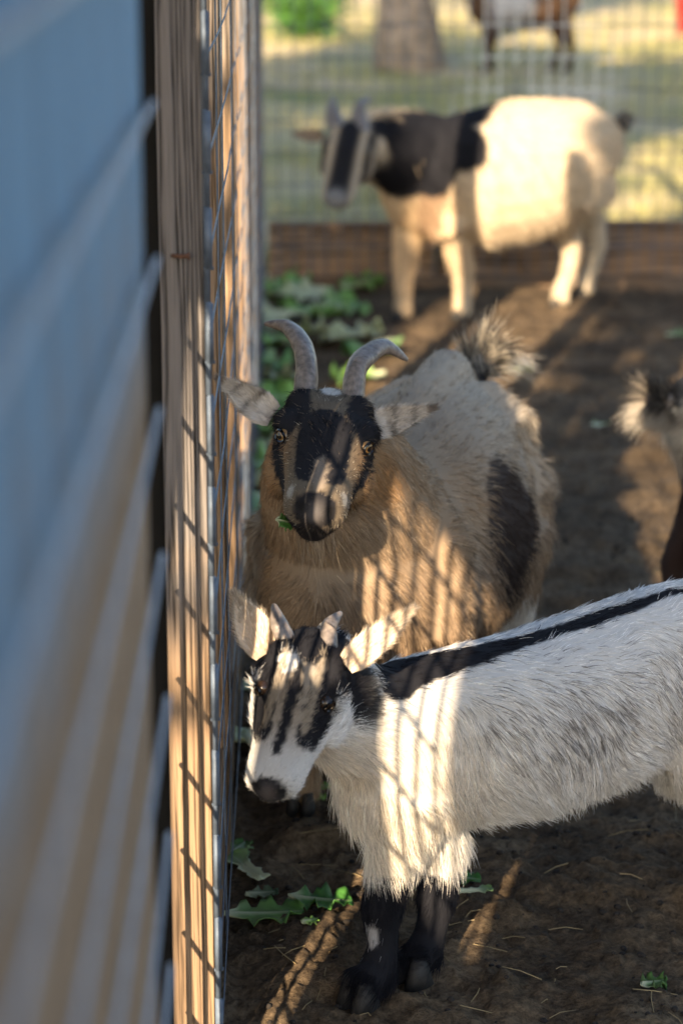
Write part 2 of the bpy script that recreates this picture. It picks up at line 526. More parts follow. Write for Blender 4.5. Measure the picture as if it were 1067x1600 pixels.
class Goat:
    def __init__(s, name, base, label, heading, group=None):
        s.root = empty(name, base)
        tag(s.root, label, 'goat', group)
        s.base = Vector(base)
        h = Vector((heading[0], heading[1], 0)).normalized()
        s.h = h
        s.l = Vector((-h.y, h.x, 0))      # the goat's left
        s.mb = MB()
        s.sk = []                          # fur guide points: pos, radius, dir, length

    def W(s, x, y, z): return s.base + s.h * x + s.l * y + UP * z

    def guide(s, p, r, d, ln, lift=0.15): s.sk.append((p, r, Vector(d).normalized(), ln, lift))

    def torso(s, rows, ln=0.03, droop=0.9):
        tube(s.mb, [(s.W(x, y, z), hw, hh, UP) for x, y, z, hw, hh in rows], 20)
        for x, y, z, hw, hh in rows:
            c = s.W(x, y, z)
            s.guide(c + UP * hh, hh * 0.8, -s.h + UP * -0.05, ln * 0.75)
            for sg in (1, -1):
                s.guide(c + s.l * sg * hw, hw * 0.9, -s.h * 0.75 - UP * droop + s.l * sg * 0.1, ln)
            s.guide(c - UP * hh, hh * 0.8, -s.h * 0.35 - UP * 1.0, ln * 1.2, 0.3)

    def limb(s, pts, ln=0.01, d=None, n=12):
        """pts = [(point, radius)]"""
        tube(s.mb, [(p, r, r * 1.12, s.h) for p, r in pts], n)
        for i, (p, r) in enumerate(pts):
            dd = d if d is not None else (pts[min(i + 1, len(pts) - 1)][0] - pts[max(i - 1, 0)][0])
            s.guide(p, r * 1.3, dd, ln if not isinstance(ln, (list, tuple)) else ln[i])

    def stdlegs(s, xf, xh, wf, wh, zt, r, steps=(0, 0, 0, 0)):
        for i, (x, y) in enumerate(((xf, wf), (xf, -wf), (xh, wh), (xh, -wh))):
            st = steps[i]
            if i < 2:
                pts = [(s.W(x, y, zt + 0.06), r * 2.6), (s.W(x - 0.01, y, zt), r * 2.0), (s.W(x + st * 0.5, y, zt * 0.55), r * 1.15),
                       (s.W(x + st * 0.55, y, zt * 0.5), r * 1.15), (s.W(x + st * 0.8, y, zt * 0.27), r * 0.8), (s.W(x + st, y, 0.055), r * 1.05), (s.W(x + st + 0.012, y, 0.025), r * 1.15)]
            else:
                pts = [(s.W(x + 0.03, y, zt + 0.12), r * 3.6), (s.W(x + 0.03, y, zt + 0.02), r * 2.9), (s.W(x - 0.02, y, zt * 0.75), r * 1.7), (s.W(x - 0.05 + st * .5, y, zt * 0.55), r * 1.1),
                       (s.W(x - 0.045 + st * .7, y, zt * 0.32), r * 0.85), (s.W(x - 0.03 + st, y, 0.055), r * 1.05), (s.W(x - 0.015 + st, y, 0.025), r * 1.15)]
            s.limb(pts, [0.025, 0.02, 0.012, 0.01, 0.01, 0.012, 0.008])
            s.hoof(s.W(x + st + (0.02 if i < 2 else -0.008), y, 0), r)

    def hoof(s, p, r, d=None):
        d = (d or s.h)
        side = Vector((-d.y, d.x, 0))
        mb = MB()
        for sg in (-1, 1):        # cloven: two claws
            c = p + side * sg * r * 0.52
            ring = []
            for z, k, f in ((0.0, 0.62, 1.5), (0.018, 0.55, 1.2), (0.036, 0.45, 0.85)):
                for q in range(8):
                    a = 2 * math.pi * q / 8
                    ring.append(c + side * (math.cos(a) * r * k * 0.8) + d * (math.sin(a) * r * k * f + r * 0.25) + UP * z)
            mb.add(ring, [(i * 8 + q, i * 8 + (q + 1) % 8, i * 8 + 8 + (q + 1) % 8, i * 8 + 8 + q) for i in range(2) for q in range(8)] +
                   [tuple(range(8))[::-1], tuple(range(16, 24))])
        o = mb.build('hoof', M_HOOF, s.root, -s.base, True)
        return o

    def head(s, poll, Fd, Ud, size=1.0, slim=1.0, ln=0.012, jaw=1.0):
        Fd = Vector(Fd).normalized()
        R = Fd.cross(Vector(Ud)).normalized()
        U = R.cross(Fd)
        s.hp, s.F, s.R, s.U, s.hs = Vector(poll), Fd, R, U, size
        rows = [(-0.025, -0.048, .040, .042), (0.0, -0.046, .054, .050), (0.035, -0.050, .060 * slim, .058), (0.065, -0.055, .058 * slim, .060), (0.09, -0.061, .050 * slim, .056),
                (0.12, -0.066, .044 * slim, .047), (0.15, -0.069, .039 * slim, .041), (0.178, -0.071, .037 * slim, .036), (0.196, -0.073, .031 * slim, .029), (0.204, -0.075, .018, .019)]
        tube(s.mb, [(s.H(f, 0, u), w * size, h * size, U) for f, u, w, h in rows], 18)
        def ball(f, r, u, a, b_, c_):
            mb = MB(); mb.ell((0, 0, 0), a * size, b_ * size, c_ * size, 12, 8)
            M = Matrix((R, Fd, U)).transposed()
            s.mb.add([s.H(f, r, u) + M @ v for v in mb.v], mb.f)
        for sg in (-1, 1):
            ball(0.058, sg * 0.047 * slim, -0.022, .017, .024, .017)   # brow
            ball(0.055, sg * 0.042 * slim, -0.084, .024, .050, .036)   # jaw
            ball(0.020, sg * 0.030, -0.012, .024, .026, .020)          # horn base
            ball(0.186, sg * 0.016, -0.052, .014, .016, .012)          # nostril wing
        ball(0.168, 0, -0.102, .021, .026, .015)                       # chin
        ball(0.12, 0, -0.100, .026, .05, .018)                         # lower jaw
        for f, u, w, h in rows:
            back_ = -Fd
            s.guide(s.H(f, 0, u + h), 0.04 * size, back_ + U * 0.1, ln * (.35 if f > .19 else .8 if f > .14 else 1))
            for sg in (-1, 1):
                s.guide(s.H(f, sg * w, u), 0.035 * size, back_ - U * 0.45, ln * (0.7 if f > .14 else 1.1))
            s.guide(s.H(f, 0, u - h), 0.035 * size, back_ - U * 0.5, ln * (0.8 if f > .14 else 1.5))

    def H(s, f, r, u): return s.hp + (s.F * f + s.R * r + s.U * u) * s.hs

    def body(s, voxel, colour, it=4):
        me = mesh_from(s.mb.v, s.mb.f)
        tmp = bpy.data.objects.new('tmp', me)
        COL.objects.link(tmp)
        md = tmp.modifiers.new('r', 'REMESH'); md.mode = 'VOXEL'; md.voxel_size = voxel
        sm = tmp.modifiers.new('s', 'SMOOTH'); sm.factor = 0.5; sm.iterations = it
        dg = bpy.context.evaluated_depsgraph_get()
        out = bpy.data.meshes.new_from_object(tmp.evaluated_get(dg))
        bpy.data.objects.remove(tmp)
        bpy.data.meshes.remove(me)
        out.name = 'body'
        n = len(out.vertices)
        co = np.empty(n * 3); out.vertices.foreach_get('co', co); co = co.reshape(-1, 3)
        s.bvh = BVHTree.FromPolygons([Vector(c) for c in co], [tuple(p.vertices) for p in out.polygons])
        s.colour = colour(s)
        c = s.colour(co, False, RNG)[0]
        at = out.color_attributes.new('col', 'FLOAT_COLOR', 'POINT')
        at.data.foreach_set('color', np.concatenate([np.clip(c * 0.7, 0, 1), np.ones((n, 1))], 1).ravel())
        out.vertices.foreach_set('co', (co - np.array(s.base)).ravel())
        out.polygons.foreach_set('use_smooth', [True] * len(out.polygons))
        out.materials.clear()
        s.bo = link('body', out, M_SKIN, s.root)
        s.co = co
        return s.bo

    def hit(s, px, py):
        r = ray(px, py)
        h = s.bvh.ray_cast(Vector((0, 0, CAM_H)), r.normalized())[0]
        if h is None:
            h = s.bvh.find_nearest(Vector((0, 0, CAM_H)) + r * ((s.base - Vector((0, 0, CAM_H))).dot(Vector((0, CT, -ST)))))[0]
        return np.array(h)

    def fur(s, n, rad=0.00035, seg=5, lscale=1.0, seed=1, clump=0.0075, away=0.4, name='fur'):
        me = s.bo.data
        me.calc_loop_triangles()
        tri = np.empty(len(me.loop_triangles) * 3, dtype=np.int64)
        me.loop_triangles.foreach_get('vertices', tri); tri = tri.reshape(-1, 3)
        nor = np.empty(len(me.vertices) * 3); me.vertices.foreach_get('normal', nor); nor = nor.reshape(-1, 3)
        co = s.co
        rng = np.random.default_rng(seed)
        a, b_, c = co[tri[:, 0]], co[tri[:, 1]], co[tri[:, 2]]
        fn = np.cross(b_ - a, c - a); ar = np.linalg.norm(fn, axis=1) + 1e-12
        view = np.array([0, 0, CAM_H]) - a; view /= np.linalg.norm(view, axis=1, keepdims=True)
        face = (fn / ar[:, None] * view).sum(1)
        cen = (a + b_ + c) / 3
        # more, finer strands on the head
        wgt = ar * np.where(face > -0.25, 1.0, away)
        if hasattr(s, 'hp'):
            hd = np.linalg.norm(cen - np.array(s.H(0.09, 0, -0.06)), axis=1)
            wgt *= np.where(hd < 0.15 * s.hs, 3.2, 1.0)
        idx = rng.choice(len(tri), n, p=wgt / wgt.sum())
        u = np.sqrt(rng.random(n)); v = rng.random(n)
        w0, w1, w2 = 1 - u, u * (1 - v), u * v
        root = a[idx] * w0[:, None] + b_[idx] * w1[:, None] + c[idx] * w2[:, None]
        nr = nor[tri[idx, 0]] * w0[:, None] + nor[tri[idx, 1]] * w1[:, None] + nor[tri[idx, 2]] * w2[:, None]
        nr /= np.linalg.norm(nr, axis=1, keepdims=True) + 1e-9
        gp = np.array([g[0] for g in s.sk]); gr = np.array([g[1] for g in s.sk]); gd = np.array([g[2] for g in s.sk])
        gl = np.array([g[3] for g in s.sk]); gf = np.array([g[4] for g in s.sk])
        flow = np.zeros((n, 3)); ln = np.zeros(n); lf = np.zeros(n)
        for i0 in range(0, n, 20000):
            q = root[i0:i0 + 20000]
            d2 = ((q[:, None, :] - gp[None]) ** 2).sum(2) / gr[None] ** 2
            d2 -= d2.min(1, keepdims=True)
            w = np.exp(-d2 * 1.6)
            w /= w.sum(1, keepdims=True)
            flow[i0:i0 + 20000] = w @ gd; ln[i0:i0 + 20000] = w @ gl; lf[i0:i0 + 20000] = w @ gf
        t = flow - nr * (flow * nr).sum(1, keepdims=True)
        t /= np.linalg.norm(t, axis=1, keepdims=True) + 1e-6
        sw = np.stack([wob(root, 11, 61), wob(root, 11, 62), wob(root, 11, 63)], 1) * 1.1
        t = t + sw - nr * (sw * nr).sum(1, keepdims=True)
        t /= np.linalg.norm(t, axis=1, keepdims=True) + 1e-6
        # clumps
        cs = clump * np.clip(ln / 0.025, 0.35, 1.3)
        key = np.floor(root / cs[:, None] + 0.35 * np.sin(root[:, [1, 2, 0]] * 260)).astype(np.int64)
        hk = (key[:, 0] * 73856093) ^ (key[:, 1] * 19349663) ^ (key[:, 2] * 83492791)
        _, inv = np.unique(hk, return_inverse=True)
        nc = inv.max() + 1
        cc = np.zeros((nc, 3)); cnt = np.bincount(inv, minlength=nc)
        for k in range(3): cc[:, k] = np.bincount(inv, root[:, k], nc) / cnt
        cv = rng.normal(0, 1, (nc, 3)); cb = rng.normal(0, 1, nc); cl = rng.uniform(0.65, 1.3, nc)
        ln = ln * lscale * rng.uniform(0.6, 1.15, n) * cl[inv]
        lift = np.clip(lf * rng.normal(1, 0.3, n), 0.05, 0.9)
        pull = cc[inv] - root
        rv = rng.normal(0, 1, (n, 3))
        T = np.linspace(0, 1, seg)
        pts = np.empty((n, seg, 3))
        for k, tt in enumerate(T):
            o = t * tt + nr * (lift * tt * (1 - 0.55 * tt))[:, None] + (cv[inv] * 0.11 + rv * 0.08) * tt ** 1.4
            o[:, 2] -= 0.15 * tt * tt
            pts[:, k] = root - nr * 0.001 + o * ln[:, None] + pull * (0.5 * tt)
        col, dark = s.colour(root, True, rng)
        col = col * np.clip(1 + 0.13 * cb[inv] + rng.normal(0, 0.14, n), 0.45, 1.6)[:, None]
        write_curves(name, pts, rad * np.clip(ln / 0.02, 0.55, 1.2), np.clip(col, 0.003, 0.95), s.root, s.base)

    def strands(s, name, roots, dirs, lens, cols, rad=0.0004, droop=0.4, seed=3, seg=7, curl=0.12):
        n = len(roots); rng = np.random.default_rng(seed)
        T = np.linspace(0, 1, seg)
        pts = np.empty((n, seg, 3)); rv = rng.normal(0, 1, (n, 3))
        for k, tt in enumerate(T):
            o = dirs * tt + rv * curl * tt ** 1.6
            o[:, 2] -= droop * tt * tt
            pts[:, k] = roots + o * lens[:, None]
        write_curves(name, pts, np.full(n, rad), cols, s.root, s.base)

    def eyes_at(s, px, py, rad=0.0125, sink=0.45):
        q = Vector(s.hit(px, py)) - s.hp
        f, r, u = q.dot(s.F) / s.hs, q.dot(s.R) / s.hs, q.dot(s.U) / s.hs
        for sg in (-1, 1): s.eye(f - rad * .25, sg * (abs(r) - rad * sink), u, rad)

    def eye(s, f, r, u, rad=0.0125):
        """eyeball with its slot pupil and a lid rim"""
        c = s.H(f, r, u)
        out = (s.R * (1 if r > 0 else -1) * 0.72 + s.F * 0.6 + s.U * 0.12).normalized()
        rad *= s.hs
        mb = MB(); mb.ell((0, 0, 0), rad, rad, rad, 16, 10)
        e = link('eye', mesh_from([v + c - s.base for v in mb.v], mb.f, 'eye', True), getattr(s, 'eyemat', M_EYE), s.root)
        # pupil: a horizontal slot, just proud of the ball
        hz = s.F - out * s.F.dot(out); hz.normalize()
        vz = out.cross(hz)
        vs = []
        for q in range(14):
            a = 2 * math.pi * q / 14
            x, y = math.cos(a) * 0.55, math.sin(a) * 0.30
            d = (out + hz * x + vz * y).normalized()
            vs.append(c - s.base + d * rad * 1.03)
        vs.append(c - s.base + out * rad * 1.05)
        pm = mesh_from(vs, [(q, (q + 1) % 14, 14) for q in range(14)], 'pupil')
        link('pupil', pm, M_PUPIL, e)
        rim = MB()
        last = None
        ring = []
        for q in range(17):
            a = 2 * math.pi * q / 16
            d = (out * 0.80 + hz * math.cos(a) * 0.86 + vz * math.sin(a) * 0.62).normalized()
            p = c - s.base + d * rad * 1.06
            if last is not None: rim.rod(last, p, rad * 0.17, 6)
            last = p
        rim.build('eyelid', M_PUPIL, e)

    def horn(s, pts, radii, name='horn'):
        """pts world points along the horn"""
        # resample smoothly
        n = 22
        P_ = [Vector(p) for p in pts]
        vs = []
        res = []
        m_ = len(P_) - 1
        for k in range(n):
            t = k / (n - 1) * m_
            i = min(int(t), m_ - 1); q = t - i
            p0, p1, p2, p3 = P_[max(i - 1, 0)], P_[i], P_[i + 1], P_[min(i + 2, m_)]
            p = 0.5 * ((2 * p1) + (p2 - p0) * q + (2 * p0 - 5 * p1 + 4 * p2 - p3) * q * q + (3 * p1 - p0 - 3 * p2 + p3) * q ** 3)
            r = radii[i] * (1 - q) + radii[i + 1] * q
            r *= 1 + 0.035 * math.sin(k * 2.1) * (1 - k / n)
            res.append((p - s.base, r * 0.86, r * 1.12, s.F))
        mb = MB(); tube(mb, res, 12)
        return mb.build(name, M_HORN, s.root, None, True)

    def ear(s, base, tip, facing, w, colf, cup=0.35, n=9, mlen=12, thick=0.0035, furn=2600, fl=0.008, sag=0.0, point=0.3):
        base, tip = Vector(base), Vector(tip)
        ax = (tip - base); Ln = ax.length; ax.normalize()
        fc = Vector(facing); fc = (fc - ax * fc.dot(ax)).normalized()
        sd = ax.cross(fc)
        grid = []
        for i in range(mlen + 1):
            t = i / mlen
            ww = w * (math.sin(math.pi * min(1, (t * 0.86 + 0.16))) ** 0.75) * (1 - point * t)
            if i == mlen: ww = w * 0.06
            for j in range(n + 1):
                q = j / n * 2 - 1
                p = base + ax * (Ln * t) + sd * (ww * q) - fc * (cup * ww * (1 - q * q)) * (1 - 0.5 * t) - UP * (sag * t * t)
                grid.append(p)
        k = n + 1
        fs = [(i * k + j, i * k + j + 1, (i + 1) * k + j + 1, (i + 1) * k + j) for i in range(mlen) for j in range(n)]
        # closed shell
        back_ = [p - fc * thick for p in grid]
        nn = len(grid)
        fb = [tuple(nn + i for i in f[::-1]) for f in fs]
        edge = [i * k for i in range(mlen + 1)] + [mlen * k + j for j in range(1, k)] + [i * k + n for i in range(mlen - 1, -1, -1)] + [j for j in range(n - 1, 0, -1)]
        fe = [(edge[i], edge[(i + 1) % len(edge)], nn + edge[(i + 1) % len(edge)], nn + edge[i]) for i in range(len(edge))]
        allv = grid + back_
        me = mesh_from([p - s.base for p in allv], fs + fb + fe, 'ear', True)
        co = np.array([tuple(p) for p in allv])
        tt = np.array([(p - base).dot(ax) / Ln for p in allv]); qq = np.array([(p - base).dot(sd) / w for p in allv])
        cl = colf(tt, qq, RNG)
        cl[nn:] *= 0.9
        at = me.color_attributes.new('col', 'FLOAT_COLOR', 'POINT')
        at.data.foreach_set('color', np.concatenate([np.clip(cl, 0, 1), np.ones((len(cl), 1))], 1).ravel())
        o = link('ear', me, M_SKIN, s.root)
        # short ear fur, both faces
        rng = np.random.default_rng(int(abs(base.x * 1e4)) % 1000)
        i = rng.integers(0, mlen, furn); j = rng.integers(0, n, furn); a = rng.random(furn); b_ = rng.random(furn)
        sg = np.where(rng.random(furn) < 0.5, 0, nn)
        p = (co[i * k + j + sg] * ((1 - a) * (1 - b_))[:, None] + co[(i + 1) * k + j + sg] * (a * (1 - b_))[:, None] + co[i * k + j + 1 + sg] * ((1 - a) * b_)[:, None] + co[(i + 1) * k + j + 1 + sg] * (a * b_)[:, None])
        nrm = np.where(sg[:, None] == 0, np.array(fc), -np.array(fc))
        sdir = np.array(sd) * ((j + b_) / n * 2 - 1)[:, None]
        d = np.array(ax) * 0.9 + nrm * 0.3 + sdir * 0.45 + rng.normal(0, .12, (furn, 3))
        tt = ((p - np.array(base)) @ np.array(ax)) / Ln; qq = ((p - np.array(base)) @ np.array(sd)) / w
        cl = colf(tt, qq, rng) * rng.normal(1, 0.15, furn)[:, None]
        ln = rng.uniform(.6, 1.2, furn) * fl
        T = np.linspace(0, 1, 4)
        pts = np.stack([p + d * (ln * q)[:, None] for q in T], 1)
        write_curves('ear_fur', pts, np.full(furn, 0.00028), np.clip(cl, 0.004, .95), s.root, s.base, parent=o)
        return o


def write_curves(name, pts, rad, cols, root, base, parent=None):
    n, seg, _ = pts.shape
    cu = bpy.data.hair_curves.new(name)
    cu.add_curves([seg] * n)
    cu.attributes['position'].data.foreach_set('vector', (pts - np.array(base)).astype(np.float32).ravel())
    ra = cu.attributes.get('radius') or cu.attributes.new('radius', 'FLOAT', 'POINT')
    prof = np.linspace(1, 0.12, seg)
    ra.data.foreach_set('value', (np.asarray(rad)[:, None] * prof[None]).astype(np.float32).ravel())
    ca = cu.attributes.new('col', 'FLOAT_COLOR', 'CURVE')
    ca.data.foreach_set('color', np.concatenate([cols, np.ones((n, 1))], 1).astype(np.float32).ravel())
    cu.materials.append(M_FUR)
    o = bpy.data.objects.new(name, cu)
    COL.objects.link(o)
    o.parent = parent or root
    o['kind'] = 'stuff'
    return o


def soft(d, r, w): return 1 / (1 + np.exp(np.clip((d - r) / w, -30, 30)))


def dseg(Pn, a, b_):
    a, b_ = np.asarray(a, float), np.asarray(b_, float)
    ab = b_ - a
    t = np.clip(((Pn - a) @ ab) / (ab @ ab + 1e-12), 0, 1)
    return np.linalg.norm(Pn - (a + t[:, None] * ab), axis=1)


def dpoly(Pn, pts):
    d = np.full(len(Pn), 9.0)
    for i in range(len(pts) - 1): d = np.minimum(d, dseg(Pn, pts[i], pts[i + 1]))
    return d


def wob(Pn, f, seed): return fbm(Pn[:, 0] * 1.0 + Pn[:, 2] * 0.6, Pn[:, 1] - Pn[:, 2] * 0.8 + Pn[:, 0] * .3, seed, 3, f)


def blend(c, col, m): return c * (1 - m[:, None]) + np.array(col) * m[:, None]


def pick(m, hair, rng, k=0.16):
    """hair: each strand takes one of the two colours, ticked where they meet"""
    return soft(-m, -0.5 + 0 * m, 0.02) if not hair else (m + rng.normal(0, 1, len(m)) * k * (0.3 + 3.2 * np.clip(m * (1 - m), 0, .25)) > 0.5).astype(float)


BLACK = (0.012, 0.012, 0.016)
WHITE = (0.74, 0.72, 0.70)
CREAM = (0.72, 0.60, 0.44)
TAN = (0.40, 0.25, 0.125)
GREYB = (0.20, 0.16, 0.13)

# =========================================================== the white kid in front
kh = (-0.85, -0.53)
KO = Vector((0.06 + 0.21 * 0.85, 2.725 + 0.21 * 0.53, 0))
kid = Goat('white_kid_goat', KO, 'small white kid goat with black spine stripe and black front legs', kh)
kid.torso([(-.36, 0, .375, .035, .05), (-.31, 0, .365, .075, .09), (-.22, 0, .345, .098, .110), (-.10, 0, .322, .106, .118), (0.02, 0, .312, .106, .116), (.12, 0, .315, .094, .110),
           (.20, 0, .312, .084, .112), (.26, 0, .315, .060, .088)], 0.025, 0.8)
# neck
hb = P(505, 1075, 2.66)
kid.head(P(485, 1002, 2.60), (-0.27, -0.76, -0.59), (0.03, -0.5, 0.85), 0.84, 1.08)
nk = [(kid.W(.15, 0, .32), .08), (kid.W(.22, 0, .335), .072), ((kid.W(.24, 0, .35) + kid.H(0.0, 0, -.07)) / 2 - UP * .012, .056), (kid.H(0.0, 0, -.06), .048)]
tube(kid.mb, [(p, r, r * 1.15, UP) for p, r in nk], 16)
for p, r in nk: kid.guide(p, r, -kid.h * 0.45 - UP * 0.9, 0.02)
# front legs, each where its hoof stands
def kleg(elbow, knee, mid, fet, hoof, up):
    s = kid
    pts = [(up, .046), (elbow, .033), (elbow * .45 + knee * .55, .0250), (knee, .0245), ((knee + mid) / 2, .0195), (mid, .0188), (fet, .0235), (hoof + Vector((0, 0, 0.03)), .024)]
    s.limb(pts, [.018, .010, .008, .008, .010, .013, .022, .030])
    s.hoof(hoof, .026, Vector((-0.75, -0.66, 0)))
hA, hB = G(566, 1572), G(649, 1533)
kleg(P(618, 1330, 2.735), P(596, 1425, 2.72), P(598, 1480, 2.715), P(590, 1525, 2.70), hA, kid.W(.20, .045, .29))
kleg(P(690, 1330, 2.80), P(683, 1410, 2.785), P(672, 1460, 2.775), P(662, 1495, 2.765), hB, kid.W(.18, -.035, .29))
for i, (x, y) in enumerate(((-.27, .06), (-.30, -.06))):
    st = (0.03, -0.05)[i]
    pts = [(kid.W(x + .03, y, .33), .078), (kid.W(x + .04, y, .25), .06), (kid.W(x, y, .155), .034), (kid.W(x - .04 + st * .5, y, .12), .022), (kid.W(x - .03 + st, y, .05), .02), (kid.W(x - .02 + st, y, .028), .023)]
    kid.limb(pts, [.024, .022, .016, .012, .012, .012])
    kid.hoof(kid.W(x - .01 + st, y, 0), .025)
# tail
kid.limb([(kid.W(-.36, 0, .41), .022), (kid.W(-.40, 0, .45), .017), (kid.W(-.42, 0, .50), .010)], .04)


def kid_col(s):
    sp = [np.array(s.W(x_, .016, z_)) for x_, z_ in ((.255, .40), (.20, .424), (.12, .425), (.02, .428), (-.10, .440), (-.22, .455), (-.31, .455), (-.36, .42))]
    fa = {k_: s.hit(*v) for k_, v in dict(be=(415, 1065), be2=(420, 1130), bm=(425, 1180), ce=(475, 1100), ce2=(455, 1160), re=(520, 1060), re2=(500, 1110), re3=(485, 1160),
                                          wp=(450, 1035), nose=(430, 1212), mz=(450, 1195), ck=(530, 1130), mouth=(450, 1236), fh=(470, 1020)).items()}
    hd = np.array(s.H(.09, 0, -.05))
    knee = [P(596, 1400, 2.72), P(683, 1400, 2.785)]

    def f(Pn, hair, rng):
        n = len(Pn)
        c = np.tile(np.array(WHITE), (n, 1))
        lx = (Pn - np.array(s.base)) @ np.array(s.h)
        z = Pn[:, 2]
        side = soft(-lx, -0.16, 0.03) * 0      # shoulder is creamier
        cr = soft(-lx, -0.12, 0.03) * soft(z, .41, .03)
        c = blend(c, (0.76, 0.66, 0.53), cr * 0.75)
        # grey ticking over the flank and upper side
        tick = np.exp(-((z - .35) / .06) ** 2) * soft(lx, .14, .03) * (0.55 + 0.9 * wob(Pn, 30, 4))
        if hair:
            dk = (rng.random(n) < np.clip(tick * 0.85, 0, .7)).astype(float)
            c = blend(c, (0.13, 0.115, 0.11), dk * 0.85)
        else:
            c = blend(c, (0.35, 0.33, 0.32), np.clip(tick * .5, 0, 1))
        # spine stripe, wide on the withers and narrowing to the rear
        d = dpoly(Pn, sp)
        wd = 0.006 + .010 * soft(-lx, .12, .06) + 0.026 * soft(-lx, -0.15, 0.035)
        c = blend(c, BLACK, pick(soft(d, wd + .006 * wob(Pn, 22, 8), 0.005), hair, rng))
        # black lower legs
        leg = soft(z, 0.158 - .03 * soft(np.linalg.norm(Pn - np.array(P(690, 1390, 2.785)), axis=1), .05, .01), 0.006) * (lx > 0.08)
        c = blend(c, BLACK, pick(leg, hair, rng, .18))
        hl = soft(z, 0.10, 0.01) * (lx < 0.0)
        c = blend(c, BLACK, pick(hl, hair, rng, .18))
        c = blend(c, (.62, .6, .6), pick(soft(np.linalg.norm((Pn - np.array(P(580, 1465, 2.70))) * np.array([1.2, 1, .7]), axis=1), .010, .006), hair, rng, .4) * .7)
        # face
        fd = (Pn - np.array(s.hp)) @ np.array(s.F) / s.hs
        rr = (Pn - np.array(s.hp)) @ np.array(s.R) / s.hs
        uu = (Pn - np.array(s.hp)) @ np.array(s.U) / s.hs
        inhead = soft(np.linalg.norm(Pn - hd, axis=1), .15 * s.hs, .006) * (fd > -0.03) * soft(-uu, .125, .006)
        ar = np.abs(rr)
        base = blend(np.tile(np.array(WHITE), (n, 1)), (0.27, 0.22, 0.17), soft(np.abs(fd - .085), .07, .012) * soft(ar, .034, .005))
        base = blend(base, (.46, .43, .40), soft(-fd, -.15, .01) * soft(ar, .03, .006) * .8)
        cap = soft(np.abs(fd - .0), .042, .008)
        stripe = soft(np.abs(ar - (.040 - .09 * np.clip(fd - .05, 0, .2))), .0165, .003) * soft(fd, .145, .006) * soft(-uu, .055, .005)
        mid = soft(ar, .0085, .003) * soft(np.abs(fd - .10), .065, .008)
        tem = soft(-ar, -.040, .004) * soft(fd, .07, .006) * soft(-uu, .045, .006)
        if hair:
            base = blend(base, (.10, .09, .085), (rng.random(n) < .38 * soft(ar, .036, .006) * soft(-uu, .07, .01)).astype(float) * .8)
        nose = soft(np.linalg.norm(np.stack([fd - .20, rr * .8, uu + .062], 1), axis=1), .0205, .003)
        lips = soft(np.abs(uu + .088 + .03 * (fd - .2)), .0035, .0015) * soft(-fd, -.135, .004)
        bl = np.maximum.reduce([cap, stripe, mid * .9, tem, nose, lips])
        fc = blend(base, BLACK, pick(bl + .25 * wob(Pn, 60, 3) * (bl > .05), hair, rng))
        fc = blend(fc, (.075, .062, .06), soft(np.linalg.norm(np.stack([fd - .210, rr * 1.2, (uu + .060)], 1), axis=1), .014, .003))
        for sg_ in (-1, 1):
            fc = blend(fc, (.004, .004, .005), soft(np.linalg.norm(np.stack([(fd - .204) * .6, rr - sg_ * .0155, (uu + .056) * 1.2], 1), axis=1), .006, .0012))
        fc = blend(fc, WHITE, pick(soft(np.linalg.norm(Pn - fa['wp'], axis=1), .013, .003), hair, rng))
        fc = blend(fc, (0.29, .24, .185), pick(soft(np.abs(ar - .026), .006, .002) * soft(np.abs(fd - .075), .055, .01), hair, rng, .3) * .9)
        c = blend(c, BLACK, pick(soft(np.linalg.norm(Pn - np.array(s.H(-.015, 0, -.01)), axis=1), .052, .006), hair, rng))
        return c * (1 - inhead[:, None]) + fc * inhead[:, None], None
    return f


kid.body(0.0055, kid_col, 4)
kid.fur(170000, 0.00038, 6, 1.0, 5)
kid.eyemat = M_DARKEYE
kid.eyes_at(514, 1102, .0110, .40)
kid.horn([kid.H(.012, .024, -.015), P(436, 975, 2.615), P(428, 944, 2.63)], [.0125, .010, .002])
kid.horn([kid.H(.012, -.026, -.015), P(512, 985, 2.625), P(533, 957, 2.65)], [.0135, .0105, .002])
ear_w = lambda t, q, rng: np.tile(np.array((.62, .50, .38)), (len(t), 1)) * (1 - .35 * ((t > .62) & (rng.random(len(t)) < .6)))[:, None]
kid.ear(P(418, 1022, 2.62), P(366, 926, 2.63), (0.45, -1, 0.15), .026, ear_w, point=.42)
kid.ear(P(540, 1040, 2.58), P(646, 950, 2.60), (-0.2, -1, 0.25), .0195, ear_w, point=.42)

# =========================================================== the brown goat facing the camera
mh = (-0.31, -0.95)
MO = Vector((0.085, 3.46, 0))
mid = Goat('brown_goat', MO, 'tan brown goat with black striped face and curved horns chewing a leaf, facing forward', mh)
mid.torso([(-.37, 0, .49, .045, .06), (-.30, 0, .455, .105, .135), (-.20, 0, .41, .158, .175), (-.06, 0, .365, .198, .195), (.08, 0, .355, .188, .19), (.18, 0, .36, .155, .178),
           (.27, 0, .375, .125, .155), (.34, 0, .385, .085, .11)], 0.026, 0.9)
tube(mid.mb, [(mid.W(x_, 0, z_), r_, r_, UP) for x_, z_, r_ in ((-.34, .535, .03), (-.26, .568, .042), (-.14, .552, .04), (.02, .520, .036), (.16, .515, .04), (.25, .51, .04))], 10)
for sg in (-1, 1):
    tube(mid.mb, [(mid.W(-.27, sg * .05, .535), .034, .034, UP), (mid.W(-.24, sg * .10, .50), .045, .045, UP), (mid.W(-.27, sg * .115, .40), .06, .06, UP), (mid.W(-.29, sg * .11, .28), .055, .055, UP)], 10)
    tube(mid.mb, [(mid.W(.16, sg * .07, .50), .03, .03, UP), (mid.W(.20, sg * .125, .42), .045, .045, UP), (mid.W(.22, sg * .12, .30), .05, .05, UP)], 10)
